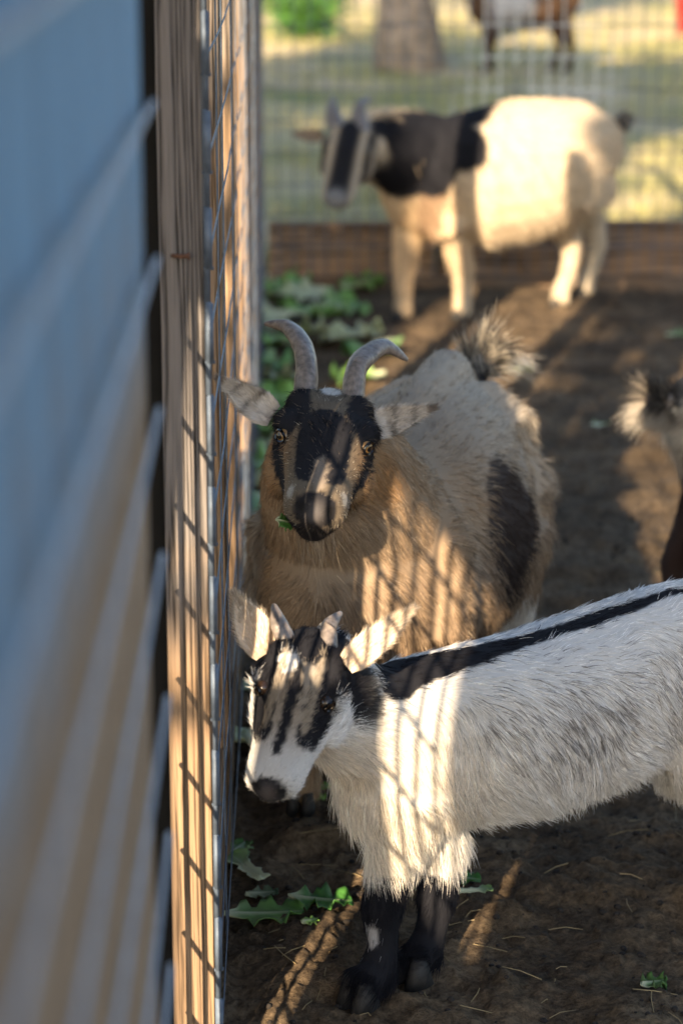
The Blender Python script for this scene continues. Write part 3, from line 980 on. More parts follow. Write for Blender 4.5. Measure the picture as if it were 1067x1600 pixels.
mid.head(P(518, 612, 3.07), (-0.05, -0.975, -0.20), (0.13, -0.2, 0.95), 1.06, 1.04)
nk = [(mid.W(.16, 0, .42), .13), (mid.W(.24, 0, .47), .122), ((mid.W(.27, 0, .50) + mid.H(-.01, 0, -.07)) / 2, .098), (mid.H(-.01, 0, -.06), .064)]
tube(mid.mb, [(p, r, r * 1.1, UP) for p, r in nk], 18)
for p, r in nk:
    mid.guide(p, r, -UP + mid.h * -0.25, 0.024)
mid.stdlegs(.20, -.26, .085, .10, .22, .0215, (.02, -.02, 0, .03))
tl = [P(735, 590, 3.80), P(748, 562, 3.82), P(765, 545, 3.83)]
mid.limb([(tl[0], .026), (tl[1], .02), (tl[2], .012)], .03)


def mid_col(s):
    patch = s.hit(805, 825); rump = s.hit(700, 640)
    hd = np.array(s.H(.08, 0, -.05))
    tailp = np.array(tl[2])

    def f(Pn, hair, rng):
        n = len(Pn)
        lx = (Pn - np.array(s.base)) @ np.array(s.h)
        z = Pn[:, 2]
        c = np.tile(np.array((0.32, 0.225, 0.145)), (n, 1))
        w1 = wob(Pn, 14, 21)
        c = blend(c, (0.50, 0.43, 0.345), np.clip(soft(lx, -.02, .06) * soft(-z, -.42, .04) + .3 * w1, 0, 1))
        c = blend(c, (0.33, 0.25, 0.18), np.clip(soft(lx, .18, .05) * soft(-lx, .12, .05) * .6 + .4 * w1, 0, 1) * .6)
        if hair:
            c = blend(c, (0.10, 0.07, 0.05), (rng.random(n) < .08 + .20 * soft(lx, .2, .05)).astype(float) * .8)
            c = blend(c, (0.60, 0.47, 0.33), (rng.random(n) < .06).astype(float) * .6)
        # dark patch on the flank
        d = np.linalg.norm((Pn - patch) * np.array([1, .75, .72]), axis=1)
        c = blend(c, (0.035, 0.026, 0.024), pick(soft(d, .075 + .03 * w1, .016), hair, rng, .17) * .95)
        # white belly and hind legs
        c = blend(c, (0.70, 0.66, 0.60), pick(soft(z, .235 + .02 * w1, .015) * soft(lx, .12, .04), hair, rng, .2))
        # black tail root and top
        c = blend(c, BLACK, pick(soft(np.linalg.norm(Pn - np.array(tl[0]), axis=1), .035, .01), hair, rng))
        # face
        fd = (Pn - np.array(s.hp)) @ np.array(s.F) / s.hs
        rr = (Pn - np.array(s.hp)) @ np.array(s.R) / s.hs
        uu = (Pn - np.array(s.hp)) @ np.array(s.U) / s.hs
        ar = np.abs(rr)
        inh = soft(np.linalg.norm((Pn - hd), axis=1), .155 * s.hs, .008) * soft(-uu, .135, .006) * (fd > -.03) * soft(-(fd * 1.0 - uu * .55), -.03, .01)
        inh = np.maximum(inh, (fd > -.03) * soft(-uu, .05, .01) * soft(np.linalg.norm((Pn - hd), axis=1), .155 * s.hs, .008))
        HL = ((Pn - np.array(s.hp)) @ np.array([s.F, s.R, s.U]).T) / s.hs
        HM = HL * np.array([1, 0, 1]); HM[:, 1] = ar
        fc = np.tile(np.array((0.30, 0.175, 0.085)), (n, 1))
        fc = blend(fc, (0.155, 0.12, 0.085), soft(ar, .043, .004))                    # ticked tan front of the face
        fore = soft(np.abs(fd - .03), .055, .01) * soft(ar, .05, .005)
        eyeb = soft(dpoly(HM, [(.02, .048, -.012), (.055, .048, -.010), (.062, .050, -.034)]), .030, .003)
        stripe = soft(dpoly(HM, [(.062, .052, -.045), (.10, .046, -.062), (.135, .040, -.074), (.165, .034, -.086)]), .0155, .0025)
        cen = soft(dpoly(HM * np.array([1, 1, .3]), [(.095, 0, -.003), (.150, 0, -.008)]), .033, .003) * soft(-uu, .05, .008)
        nose = soft(np.linalg.norm(np.stack([fd - .207, rr * .85, uu + .060], 1), axis=1), .024, .003)
        lips = soft(np.abs(uu + .092), .009, .002) * soft(-fd, -.14, .005)
        chin = soft(np.linalg.norm(np.stack([fd - .180, rr, uu + .108], 1), axis=1), .027, .003)
        bl = np.maximum.reduce([eyeb, stripe, cen, nose, lips, chin])
        tk = fore * .55
        if hair:
            fc = blend(fc, (0.03, .027, .025), (rng.random(n) < (.42 * soft(ar, .045, .004) + tk * .55)).astype(float))
            fc = blend(fc, (0.60, .52, .40), (rng.random(n) < .13 * soft(ar, .043, .004)).astype(float))
        fc = blend(fc, BLACK, pick(bl + .12 * wob(Pn, 60, 3) * (bl > .05), hair, rng))
        if hair:
            fc = blend(fc, (.26, .20, .145), (rng.random(n) < .16 * fore + .05).astype(float) * .85)
        fc = blend(fc, (.70, .68, .64), pick(soft(np.linalg.norm(np.stack([(fd + .0) * .6, rr, (uu + .0) * .5], 1), axis=1), .0135, .003), hair, rng))
        fc = blend(fc, (.30, .24, .19), pick(soft(np.linalg.norm(np.stack([(fd - .165) * .5, rr * 1.6, (uu + .03) * .5], 1), axis=1), .015, .005), hair, rng, .4) * .75)
        fc = blend(fc, (.085, .078, .08), soft(np.linalg.norm(np.stack([fd - .212, rr * 1.2, (uu + .060) * 1.1], 1), axis=1), .013, .003))
        for sg_ in (-1, 1):
            fc = blend(fc, (.004, .004, .005), soft(np.linalg.norm(np.stack([(fd - .207) * .6, rr - sg_ * .0165, (uu + .058) * 1.2], 1), axis=1), .0065, .0012))
        fc = blend(fc, (.62, .58, .52), pick(soft(np.linalg.norm(np.stack([(fd - .178) * .8, (ar - .030) * 1.1, uu + .055], 1), axis=1), .008, .006), hair, rng, .45) * .5)
        return c * (1 - inh[:, None]) + fc * inh[:, None], None
    return f


mid.body(0.0065, mid_col, 4)
mid.fur(170000, 0.00042, 6, 1.0, 6)
mid.eyemat = M_AMBER
mid.eyes_at(440, 681, .0108, .42)
Yh = 3.08
mid.horn([mid.H(.015, .031, -.02), P(479, 575, Yh + .015), P(470, 535, Yh + .05), P(447, 510, Yh + .085), P(414, 505, Yh + .10)], [.0195, .0172, .0145, .0105, .003])
mid.horn([mid.H(.015, -.029, -.02), P(556, 580, Yh + .015), P(576, 553, Yh + .05), P(603, 541, Yh + .08), P(636, 562, Yh + .09)], [.019, .0165, .0145, .0110, .003])


def ear_m(t, q, rng):
    c = np.tile(np.array((.46, .41, .36)), (len(t), 1))
    c = np.where((np.sin(t * 21 + q * 2) > .75)[:, None], c * .5, c)
    c = np.where((q * np.sign(q.mean() + 1e-9) > .45)[:, None], c * .6, c)
    c = np.where((t > .86)[:, None], np.array((.22, .18, .15)), c)
    return np.where((t < .25)[:, None], np.array((.58, .54, .50)), c)


mid.ear(P(428, 650, 3.06), P(340, 590, 3.05), (0.35, -1, 0.15), .027, ear_m, point=.62)
mid.ear(P(574, 668, 3.06), P(680, 636, 3.06), (-0.2, -1, 0.25), .025, ear_m, point=.62)
# beard wisps
rng = np.random.default_rng(2)
n = 80
rt = np.array([tuple(mid.H(.10 + rng.uniform(-.04, .03), rng.normal(0, .012), -.108)) for _ in range(n)])
dr = np.array([0, -.12, -1.0]) + rng.normal(0, .10, (n, 3))
mid.strands('beard', rt, dr, rng.uniform(.03, .10, n), np.tile(np.array((.42, .32, .22)), (n, 1)) * rng.uniform(.6, 1.2, (n, 1)), .00024, .1, 4)


def tail_fur(g, pts, n, ln, fan, tipc, rootc, seed, droop=0.25, outc=None):
    rng = np.random.default_rng(seed)
    pts = [np.array(p) for p in pts]
    t = rng.random(n) * (len(pts) - 1)
    i = np.minimum(t.astype(int), len(pts) - 2)
    q = (t - i)[:, None]
    a = np.array(pts)[i]; b_ = np.array(pts)[i + 1]
    root = a * (1 - q) + b_ * q
    ax = (b_ - a) / np.linalg.norm(b_ - a, axis=1, keepdims=True)
    rv = rng.normal(0, 1, (n, 3)); rv -= ax * (rv * ax).sum(1, keepdims=True); rv /= np.linalg.norm(rv, axis=1, keepdims=True)
    d = ax * 0.85 + rv * fan
    d /= np.linalg.norm(d, axis=1, keepdims=True)
    m_ = (rng.random(n) < .45)[:, None]
    c = np.where(m_, np.array(tipc), np.array(rootc))
    if outc is not None:
        lo = (rv[:, 2] < -0.45)[:, None]
        c = np.where(lo, np.array(outc), c)
    c = c * rng.uniform(.7, 1.25, (n, 1))
    g.strands('tail_fur', root + rv * .012, d, rng.uniform(.5, 1.1, n) * ln, np.clip(c, .004, .9), .0005, droop, seed)


tail_fur(mid, tl, 1900, .072, .75, (.50, .43, .34), (.05, .045, .04), 8, .25, (.62, .58, .54))

# green leaf held in the brown goat's mouth, made with the lettuce further down

# =========================================================== the cream goat by the back fence
bh = (-0.98, -0.18)
BO = Vector((0.485, 7.22, 0))
bk = Goat('cream_goat', BO, 'cream goat with black shoulders and striped face standing side on before the back fence', bh)
bk.torso([(-.345, 0, .50, .04, .06), (-.32, 0, .505, .085, .10), (-.27, 0, .50, .13, .15), (-.18, 0, .475, .170, .19), (-.06, 0, .45, .19, .212), (.07, 0, .43, .185, .205), (.18, 0, .43, .15, .18),
          (.28, 0, .42, .115, .155), (.35, 0, .41, .07, .11)], 0.03, .8)
bk.head(P(550, 196, 6.90), (-0.20, -0.72, -0.66), (0.05, -0.6, 0.8), 1.12, 1.12)
nk = [(bk.W(.20, 0, .46), .14), (bk.W(.29, 0, .50), .125), ((bk.W(.32, 0, .53) + bk.H(0, 0, -.06)) / 2, .095), (bk.H(0, 0, -.055), .06)]
tube(bk.mb, [(p, r, r * 1.1, UP) for p, r in nk], 16)
for p, r in nk: bk.guide(p, r, -UP - bk.h * .4, .03)


def bleg(g, top, hoofp, zt, r, hind=False):
    h = g.h
    if not hind:
        pts = [(top, r * 2.8), (top * .45 + (hoofp + UP * zt) * .55, r * 2.0), (hoofp + UP * zt * .52, r * 1.2), (hoofp + UP * zt * .28, r * .95), (hoofp + UP * .055, r * 1.15), (hoofp + UP * .02, r * 1.2)]
    else:
        pts = [(top, r * 4.0), (top * .5 + (hoofp + UP * zt) * .5 + h * .03, r * 2.8), (hoofp + UP * zt * .72 - h * .015, r * 1.7), (hoofp + UP * zt * .5 - h * .035, r * 1.25), (hoofp + UP * zt * .3 - h * .02, r * .98), (hoofp + UP * .055, r * 1.15), (hoofp + UP * .02, r * 1.2)]
    g.limb(pts, .012)
    g.hoof(hoofp + h * .008, r * 1.15)


bleg(bk, bk.W(.20, .09, .32), G(722, 500), .27, .023)
bleg(bk, bk.W(.25, -.07, .32), G(630, 502), .27, .023)
bleg(bk, bk.W(-.24, .09, .42), G(875, 482), .34, .023, True)
bleg(bk, bk.W(-.25, -.09, .42), G(915, 466), .34, .023, True)
bk.limb([(P(945, 205, 7.27), .035), (P(960, 200, 7.28), .028), (P(972, 190, 7.29), .022), (P(978, 178, 7.3), .014)], .05)


def bk_col(s):
    b1, b2, b3, b4 = s.hit(690, 205), s.hit(640, 225), s.hit(615, 285), s.hit(722, 232)
    br = s.hit(672, 345); hd = np.array(s.H(.09, 0, -.05)); tp = np.array(P(970, 190, 7.29))

    def f(Pn, hair, rng):
        n = len(Pn)
        lx = (Pn - np.array(s.base)) @ np.array(s.h)
        z = Pn[:, 2]; w1 = wob(Pn, 9, 31)
        c = np.tile(np.array((.60, .48, .34)), (n, 1))
        c = blend(c, (.62, .43, .25), np.clip(soft(-lx, -.17, .03) * soft(z, .46, .03), 0, 1) * .8)
        d = np.minimum(dpoly(Pn, [b4, b1, b2, b3]), 9)
        c = blend(c, (.20, .12, .075), pick(soft(dpoly(Pn, [b1, br]), .045 + .03 * w1, .014), hair, rng) * .8)
        c = blend(c, BLACK, pick(soft(np.minimum(d, np.minimum(dpoly(Pn, [b1, s.hit(675, 260)]), dpoly(Pn, [s.W(.08, .02, .60), s.W(.20, .02, .60), s.W(.26, .02, .58), s.hit(604, 222), s.hit(606, 262)]))), .080 + .04 * w1, .018), hair, rng, .12))
        c = blend(c, BLACK, pick(soft(np.linalg.norm(Pn - tp, axis=1), .035, .008), hair, rng))
        fd = (Pn - np.array(s.hp)) @ np.array(s.F) / s.hs
        rr = (Pn - np.array(s.hp)) @ np.array(s.R) / s.hs
        uu = (Pn - np.array(s.hp)) @ np.array(s.U) / s.hs
        ar = np.abs(rr)
        inh = soft(np.linalg.norm(Pn - hd, axis=1), .15 * s.hs, .008) * soft(-uu, .095, .006) * (fd > -.02)
        fc = np.tile(np.array((.58, .48, .36)), (n, 1))
        fc = blend(fc, BLACK, soft(ar, .031, .003))
        fc = blend(fc, BLACK, soft(np.abs(ar - .055), .010, .003) * soft(fd, .15, .01))
        fc = blend(fc, (.35, .35, .37), soft(np.linalg.norm(np.stack([fd - .20, rr, uu + .06], 1), axis=1), .03, .004) * .6)
        return c * (1 - inh[:, None]) + fc * inh[:, None], None
    return f


bk.body(0.009, bk_col, 4)
bk.fur(34000, 0.0009, 4, 1.0, 7)
for sg in (-1, 1): bk.eye(.055, sg * .052, -.036, .012)
bk.horn([bk.H(.012, .030, -.015), P(519, 175, 6.97), P(521, 150, 7.03)], [.024, .019, .006])
bk.horn([bk.H(.012, -.030, -.015), P(560, 172, 6.97), P(577, 152, 7.03)], [.024, .019, .006])
ear_b = lambda t, q, rng: np.tile(np.array((.20, .15, .11)), (len(t), 1))
bk.ear(P(505, 212, 6.96), P(455, 208, 6.98), (0.2, -1, 0.3), .022, ear_b, furn=400)
bk.ear(P(572, 222, 7.0), P(612, 208, 7.06), (-0.2, -1, 0.3), .022, ear_b, furn=400)
tail_fur(bk, [P(966, 198, 7.28), P(975, 184, 7.29)], 250, .05, .8, (.55, .5, .45), (.04, .04, .04), 9)

# =========================================================== the goat leaving the frame on the right
rh = (0.985, 0.17)
RO = Vector((0.955, 4.14, 0))
rg = Goat('grey_tailed_goat', RO, 'goat turned away with fluffy black and white tail and dark hind leg', rh)
rg.torso([(-.39, 0, .43, .04, .05), (-.33, 0, .415, .10, .115), (-.20, 0, .385, .15, .17), (-.04, 0, .365, .17, .185), (.12, 0, .365, .15, .17), (.24, 0, .38, .11, .14), (.32, 0, .385, .07, .1)], .03)
rg.head(rg.W(.47, 0, .63), (0.85, .2, -0.5), (.4, 0, .9), 1.0)
nk = [(rg.W(.18, 0, .42), .11), (rg.W(.28, 0, .47), .10), (rg.W(.38, 0, .54), .08), (rg.H(0, 0, -.05), .06)]
tube(rg.mb, [(p, r, r * 1.1, UP) for p, r in nk], 14)
for p, r in nk: rg.guide(p, r, -UP - rg.h * .4, .03)
rg.stdlegs(.20, -.30, .08, .09, .22, .021, (.0, .04, 0, .05))
rt_ = [P(1066, 655, 4.07), P(1040, 632, 4.05), P(1012, 622, 4.04)]
rg.limb([(rt_[0], .03), (rt_[1], .022), (rt_[2], .012)], .03)


def rg_col(s):
    def f(Pn, hair, rng):
        n = len(Pn); z = Pn[:, 2]; w1 = wob(Pn, 10, 41)
        lx = (Pn - np.array(s.base)) @ np.array(s.h)
        c = np.tile(np.array((.45, .38, .30)), (n, 1))
        c = blend(c, (.16, .12, .10), pick(soft(-z, -.40 + .05 * w1, .02), hair, rng) * .7)
        c = blend(c, (.05, .03, .025), pick(soft(z, .30 + .03 * w1, .02), hair, rng))
        c = blend(c, (.62, .57, .50), pick(soft(np.linalg.norm(Pn - np.array(rt_[0]), axis=1), .055, .02), hair, rng))
        return c, None
    return f


rg.body(0.008, rg_col, 4)
rg.fur(16000, .0007, 5, 1.0, 9)
for sg in (-1, 1): rg.eye(.055, sg * .0535, -.036, .012)
rg.horn([rg.H(.012, -.028, -.015), rg.H(-.03, -.045, .06), rg.H(-.09, -.07, .08)], [.018, .014, .004])
rg.horn([rg.H(.012, .028, -.015), rg.H(-.03, .045, .06), rg.H(-.09, .07, .08)], [.018, .014, .004])
rg.ear(rg.H(.0, -.05, -.03), rg.H(-.03, -.13, -.02), rg.F, .022, ear_b, furn=300)
rg.ear(rg.H(.0, .05, -.03), rg.H(-.03, .13, -.02), rg.F, .022, ear_b, furn=300)
tail_fur(rg, rt_, 3600, .056, .95, (.20, .17, .14), (.03, .028, .028), 12, .2, (.42, .37, .31))

# =========================================================== a goat in the paddock beyond the back fence
def far_goat(name, label, gx_, gy_, heading, cols, seed):
    g = Goat(name, Vector((gx_, gy_, GZ(gx_, gy_))), label, heading)
    g.torso([(-.38, 0, .52, .05, .06), (-.30, 0, .49, .12, .14), (-.1, 0, .46, .17, .18), (.1, 0, .455, .16, .175), (.24, 0, .46, .12, .16), (.34, 0, .45, .07, .1)], .03)
    g.head(g.W(.50, 0, .74), g.h * .8 - UP * .5, (0, 0, 1), 1.0)
    nk_ = [(g.W(.2, 0, .5), .12), (g.W(.33, 0, .58), .10), (g.W(.42, 0, .65), .08), (g.H(0, 0, -.05), .06)]
    tube(g.mb, [(p, r, r * 1.1, UP) for p, r in nk_], 12)
    for p, r in nk_: g.guide(p, r, -UP, .02)
    g.stdlegs(.22, -.26, .08, .08, .33, .025, (.04, -.03, .0, .05))
    g.limb([(g.W(-.38, 0, .55), .03), (g.W(-.43, 0, .58), .02), (g.W(-.46, 0, .63), .012)], .03)

    def cf(s):
        def f(Pn, hair, rng):
            n_ = len(Pn); w1 = wob(Pn, 5, seed)
            lx = (Pn - np.array(s.base)) @ np.array(s.h)
            c = np.tile(np.array(cols[0]), (n_, 1))
            c = blend(c, cols[1], soft(np.abs(lx - .12), .12 + .1 * w1, .02))
            c = blend(c, cols[2], soft(Pn[:, 2], .33, .03))
            return c, None
        return f
    g.body(.013, cf, 3)
    g.fur(5000, .0015, 3, 1.0, seed)
    for sg in (-1, 1): g.eye(.055, sg * .0535, -.036, .012)
    for sg in (-1, 1):
        g.horn([g.H(.012, sg * .028, -.015), g.H(-.03, sg * .045, .06), g.H(-.09, sg * .07, .08)], [.018, .014, .004])
        g.ear(g.H(.0, sg * .05, -.03), g.H(-.03, sg * .13, -.02), g.F, .022, ear_b, furn=150)
    return g


p = G(800, 112)
far_goat('paddock_goat', 'brown legged goat with grey white side in the paddock beyond the back fence', p.x + .06, p.y, (-0.97, -.22), [(.10, .055, .03), (.52, .50, .50), (.055, .028, .018)], 51)

# ------------------------------------------------------------------ lettuce and scraps
def leaf_mesh(ln, w, seed, stem=0.35, pale=0.4, ruff=0.25, curl=0.3, green=(0.07, 0.20, 0.025)):
    rng = np.random.default_rng(seed)
    nl, nw = 16, 12
    vs, cs = [], []
    ph = rng.uniform(0, 6, 4)
    for i in range(nl + 1):
        t = i / nl
        wid = w * (0.16 + 0.84 * max(0.0, math.sin(math.pi * min(1, max(0, (t - stem * .6) / (1.05 - stem * .6)))) ** .6)) if t > stem * .6 else w * (0.16 if stem < .8 else .6)
        if i == nl: wid *= .35
        for j in range(nw + 1):
            q = j / nw * 2 - 1
            e = abs(q) ** 2
            edge = 1 + .22 * math.sin(t * 23 + ph[0] + q * 2) * e + .12 * math.sin(t * 47 + ph[1]) * e
            x = (t - .5) * ln + .02 * ln * math.sin(9 * q + ph[2]) * e
            y = q * wid * edge
            blade = min(1, max(0, (t - stem * .6) * 5))
            z = ruff * w * e * blade * (math.sin(t * 19 + ph[3] + 2.5 * np.sign(q)) * .7 + .5 * math.sin(t * 37 + ph[1])) + curl * w * (q * q) * .7 + .25 * curl * ln * (t - .5) ** 2
            rib = math.exp(-(q * wid / (w * .10 * (1.15 - t))) ** 2)
            z += .05 * w * rib
            vs.append((x, y, z))
            pl = min(1, max(rib * (1.2 - t), pale * (1.1 - t) * 1.2, 1 - blade))
            g = np.array(green) * rng.uniform(.75, 1.25)
            c = g * (1 - pl) + np.array((.66, .68, .46)) * pl
            cs.append(c)
    k = nw + 1
    fs = [(i * k + j, i * k + j + 1, (i + 1) * k + j + 1, (i + 1) * k + j) for i in range(nl) for j in range(nw)]
    bmv = mesh_from(vs, fs, 'leaf', True)
    # give the blade a real thickness
    nn = len(vs)
    nor = [Vector(v.normal) for v in bmv.vertices]
    bpy.data.meshes.remove(bmv)
    v2 = [Vector(v) - nr * (.0012 + .006 * max(0, 1 - abs((i % k) / nw * 2 - 1) * 4) * (1 - (i // k) / nl)) for i, (v, nr) in enumerate(zip(vs, nor))]
    edge = [i * k for i in range(nl + 1)] + [nl * k + j for j in range(1, k)] + [i * k + nw for i in range(nl - 1, -1, -1)] + [j for j in range(nw - 1, 0, -1)]
    fe = [(edge[i], edge[(i + 1) % len(edge)], nn + edge[(i + 1) % len(edge)], nn + edge[i]) for i in range(len(edge))]
    me = mesh_from([Vector(v) for v in vs] + v2, fs + [tuple(nn + i for i in f[::-1]) for f in fs] + fe, 'leaf', True)
    at = me.color_attributes.new('col', 'FLOAT_COLOR', 'POINT')
    cc = np.concatenate([np.array(cs), np.array(cs)], 0)
    at.data.foreach_set('color', np.concatenate([np.clip(cc, 0, 1), np.ones((len(cc), 1))], 1).ravel())
    return me


def put_leaf(px, py, ln, w, rot, label, seed, group=None, name='lettuce_leaf', lift=0.0, roll=0.0, **kw):
    g = G(px, py)
    me = leaf_mesh(ln, w, seed, **kw)
    o = link(name, me, M_LEAF)
    R = Matrix.Rotation(math.radians(rot), 3, 'Z') @ Matrix.Rotation(math.radians(roll), 3, 'X')
    zmin = 9
    for v in me.vertices:
        q = R @ v.co
        zmin = min(zmin, q.z - GZ(g.x + q.x, g.y + q.y)) if (v.index % 5 == 0) else zmin
    o.location = (g.x, g.y, -zmin - .002 + lift)
    o.rotation_euler = R.to_euler()
    return tag(o, label, 'lettuce', group)


LIME, DEEP, PALE = (.24, .44, .08), (.05, .18, .03), (.50, .56, .28)
put_leaf(382, 1362, .105, .020, 118, 'lettuce leaf with thick white stem lying by the base board', 1, stem=.9, pale=.9, curl=.4)
put_leaf(372, 1332, .05, .018, 70, 'small green leaf shred behind the white lettuce stem', 2, green=DEEP, stem=.1)
put_leaf(408, 1398, .045, .016, 20, 'dark green leaf curl at the end of the white lettuce stem', 3, green=(.02, .07, .015), stem=.1)
put_leaf(410, 1444, .11, .030, 8, 'broad flat green lettuce leaf in front of the white stem', 4, green=(.07, .19, .03), stem=.15, pale=.15)
put_leaf(500, 1425, .085, .028, -5, 'dark ruffled lettuce leaf at the edge of the sunlit strip', 5, green=DEEP, stem=.1, pale=.05, ruff=.4)
put_leaf(484, 1462, .025, .010, 40, 'tiny green leaf scrap on the sunlit strip of dirt', 6, green=LIME, stem=.05, pale=.1)
put_leaf(388, 1168, .085, .035, 100, 'pale crumpled lettuce leaf against the fence beside the kid goat muzzle', 7, green=PALE, pale=.7, ruff=.45)
put_leaf(384, 1082, .05, .020, 40, 'pale green lettuce scrap behind the kid goat ear', 8, green=PALE, pale=.5)
put_leaf(503, 1232, .04, .012, 15, 'small green leaf scrap beneath the kid goat chin', 9, green=LIME, stem=.05, pale=.1)
put_leaf(494, 1260, .03, .012, -20, 'small bright leaf scrap just behind the kid goat muzzle', 10, green=LIME, stem=.05, pale=.1)
put_leaf(738, 1408, .055, .011, 12, 'pale lettuce stem lying behind the kid goat far front hoof', 11, stem=1.0, pale=1.0)
put_leaf(722, 1388, .05, .018, -15, 'dark green leaf beside the pale lettuce stem', 12, green=DEEP, stem=.1, pale=.05)
put_leaf(628, 1414, .04, .014, 80, 'pale lettuce stub between the kid goat front legs', 13, stem=1.0, pale=1.0)
put_leaf(1020, 1538, .035, .015, 30, 'small green sprig on the sunlit dirt under the kid goat flank', 14, green=(.06, .15, .02), stem=.05, pale=.1, ruff=.5)
put_leaf(800, 582, .11, .040, -10, 'yellow green lettuce leaf behind the brown goat tail', 15, green=(.36, .38, .10), pale=.6)
put_leaf(935, 668, .04, .022, 60, 'pale round lettuce stub alone on open dirt', 16, stem=1.0, pale=1.0)
put_leaf(1058, 530, .08, .032, 30, 'light green lettuce leaf on the dirt behind the fluffy tailed goat', 17, green=(.16, .28, .08), pale=.4)
GR = 'lettuce leaves heaped along the side fence'
rnd = random.Random(5)
heap = [(425, 452), (448, 470), (480, 478), (510, 490), (535, 492), (545, 540), (470, 505), (410, 470), (420, 520), (440, 545), (410, 580), (430, 600), (405, 620), (398, 660),
        (400, 705), (395, 735), (410, 800), (404, 825), (412, 690), (416, 660), (408, 765), (420, 640), (402, 850), (500, 540), (560, 600), (590, 560), (396, 880), (560, 462), (455, 440)]
for i, (x, y) in enumerate(heap):
    put_leaf(x, y, rnd.uniform(.13, .21), rnd.uniform(.05, .085), rnd.uniform(0, 360), ('wilted bright green', 'half pale green', 'mostly white ribbed')[i % 3] + ' lettuce leaf in the scattered heap along the side fence', 100 + i, GR + (' green', ' half pale', ' white ribbed')[i % 3],
             green=(LIME, (.16, .38, .08), PALE)[i % 3], pale=(.08, .4, .95)[i % 3], ruff=.35, lift=rnd.uniform(0, .012), roll=rnd.uniform(-20, 20), stem=rnd.choice([.2, .4]))
# the leaf in the brown goat's mouth
me = leaf_mesh(.030, .010, 77, stem=.1, pale=.05, green=(.06, .19, .025), ruff=.4)
o = link('leaf_scrap', me, M_LEAF, None, mid.H(.175, .034, -.096))
o.rotation_euler = (1.2, .3, .6)
tag(o, 'small green leaf hanging from the brown goat mouth', 'leaf')

# straw, dung pellets and little stones trodden into the dirt
mb = MB()
for i in range(210):
    y = 2.5 + 5 * rnd.random() ** 1.7; x = rnd.uniform(-.1, .25 + y * .17)
    a = rnd.uniform(0, 6.28); ln = rnd.uniform(.01, .06)
    d = Vector((math.cos(a), math.sin(a), 0)) * ln
    p0 = Vector((x, y, GZ(x, y) + .002)); p1 = Vector((x + d.x, y + d.y, GZ(x + d.x, y + d.y) + .002 + rnd.random() * .004))
    mid_ = (p0 + p1) / 2 + Vector((rnd.uniform(-.004, .004), rnd.uniform(-.004, .004), .002))
    mb.rod(p0, mid_, .0007, 4); mb.rod(mid_, p1, .0007, 4)
o = mb.build('straw', M_STRAW); tag(o, 'dry straw stalks strewn over the dirt', 'straw', kind='stuff')
mb = MB()
for i in range(1100):
    y = 2.5 + 5 * rnd.random() ** 1.6; x = rnd.uniform(-.1, .25 + y * .17)
    r = rnd.choice([.0015, .002, .003, .004, .005])
    mb.ell((x, y, GZ(x, y) + r * .2), r * rnd.uniform(.8, 1.5), r, r * .8, 6, 4)
o = mb.build('droppings', M_DUNG, smooth=True); tag(o, 'dark droppings and clods scattered over the dirt', 'droppings', kind='stuff')

# ------------------------------------------------------------------ beyond the back fence
def tree(name, x, y, r, h, crown_c, crown_r, nleaf, label, lean=(0, 0), leaf=0.06, skip=None, seed=1, limbs=6, clumps=46):
    z0 = GZ(x, y) - .05
    root = empty(name, (x, y, z0))
    rr = random.Random(seed)
    mb = MB()
    rows = []
    for i in range(9):
        t = i / 8
        rows.append((Vector((lean[0] * t + .05 * math.sin(t * 5 + seed), lean[1] * t + .05 * math.cos(t * 4), h * t)), r * (1.35 - .55 * min(1, t * 4) - .35 * t), r * (1.35 - .55 * min(1, t * 4) - .35 * t), Vector((0, 1, 0.01))))
    tube(mb, rows, 14)
    top = rows[-1][0]
    for k in range(limbs):
        a = 6.28 * k / limbs + rr.random()
        e = Vector(crown_c) - Vector((x, y, z0)) + Vector((math.cos(a) * crown_r[0] * .6, math.sin(a) * crown_r[1] * .6, rr.uniform(-.3, .6) * crown_r[2]))
        m1 = top * .5 + e * .5 + Vector((0, 0, .25))
        tube(mb, [(top * .98, r * .5, r * .5, UP), (m1, r * .3, r * .3, UP), (e, r * .1, r * .1, UP)], 8)
    mb.build('trunk', M_BARK, root, None, True)
    lv, lf = [], []
    cl = [Vector((rr.gauss(0, .45), rr.gauss(0, .45), rr.gauss(0, .45))) for _ in range(clumps)]
    for k in range(nleaf):
        c = rr.choice(cl)
        q = c + Vector((rr.gauss(0, .13), rr.gauss(0, .13), rr.gauss(0, .13)))
        p_ = Vector((q.x * crown_r[0], q.y * crown_r[1], q.z * crown_r[2])) + Vector(crown_c)
        if skip and skip(p_): continue
        p_ = p_ - Vector((x, y, z0))
        a = Vector((rr.gauss(0, 1), rr.gauss(0, 1), rr.gauss(0, 1))).normalized()
        b_ = a.orthogonal().normalized() * leaf * .5
        a = a * leaf * rr.uniform(.7, 1.3)
        i0 = len(lv)
        lv += [p_ - a, p_ + b_, p_ + a, p_ - b_]
        lf.append((i0, i0 + 1, i0 + 2, i0 + 3))
    link('crown', mesh_from(lv, lf, 'crown'), M_TREELEAF, root)
    return tag(root, label, 'tree')


tp_ = G(640, 108)
tree('paddock_tree', tp_.x, tp_.y, .19, 3.2, (tp_.x, tp_.y, 4.6), (2.2, 2.2, 1.3), 7000, 'thick trunked tree in the paddock beyond the back fence', seed=3)

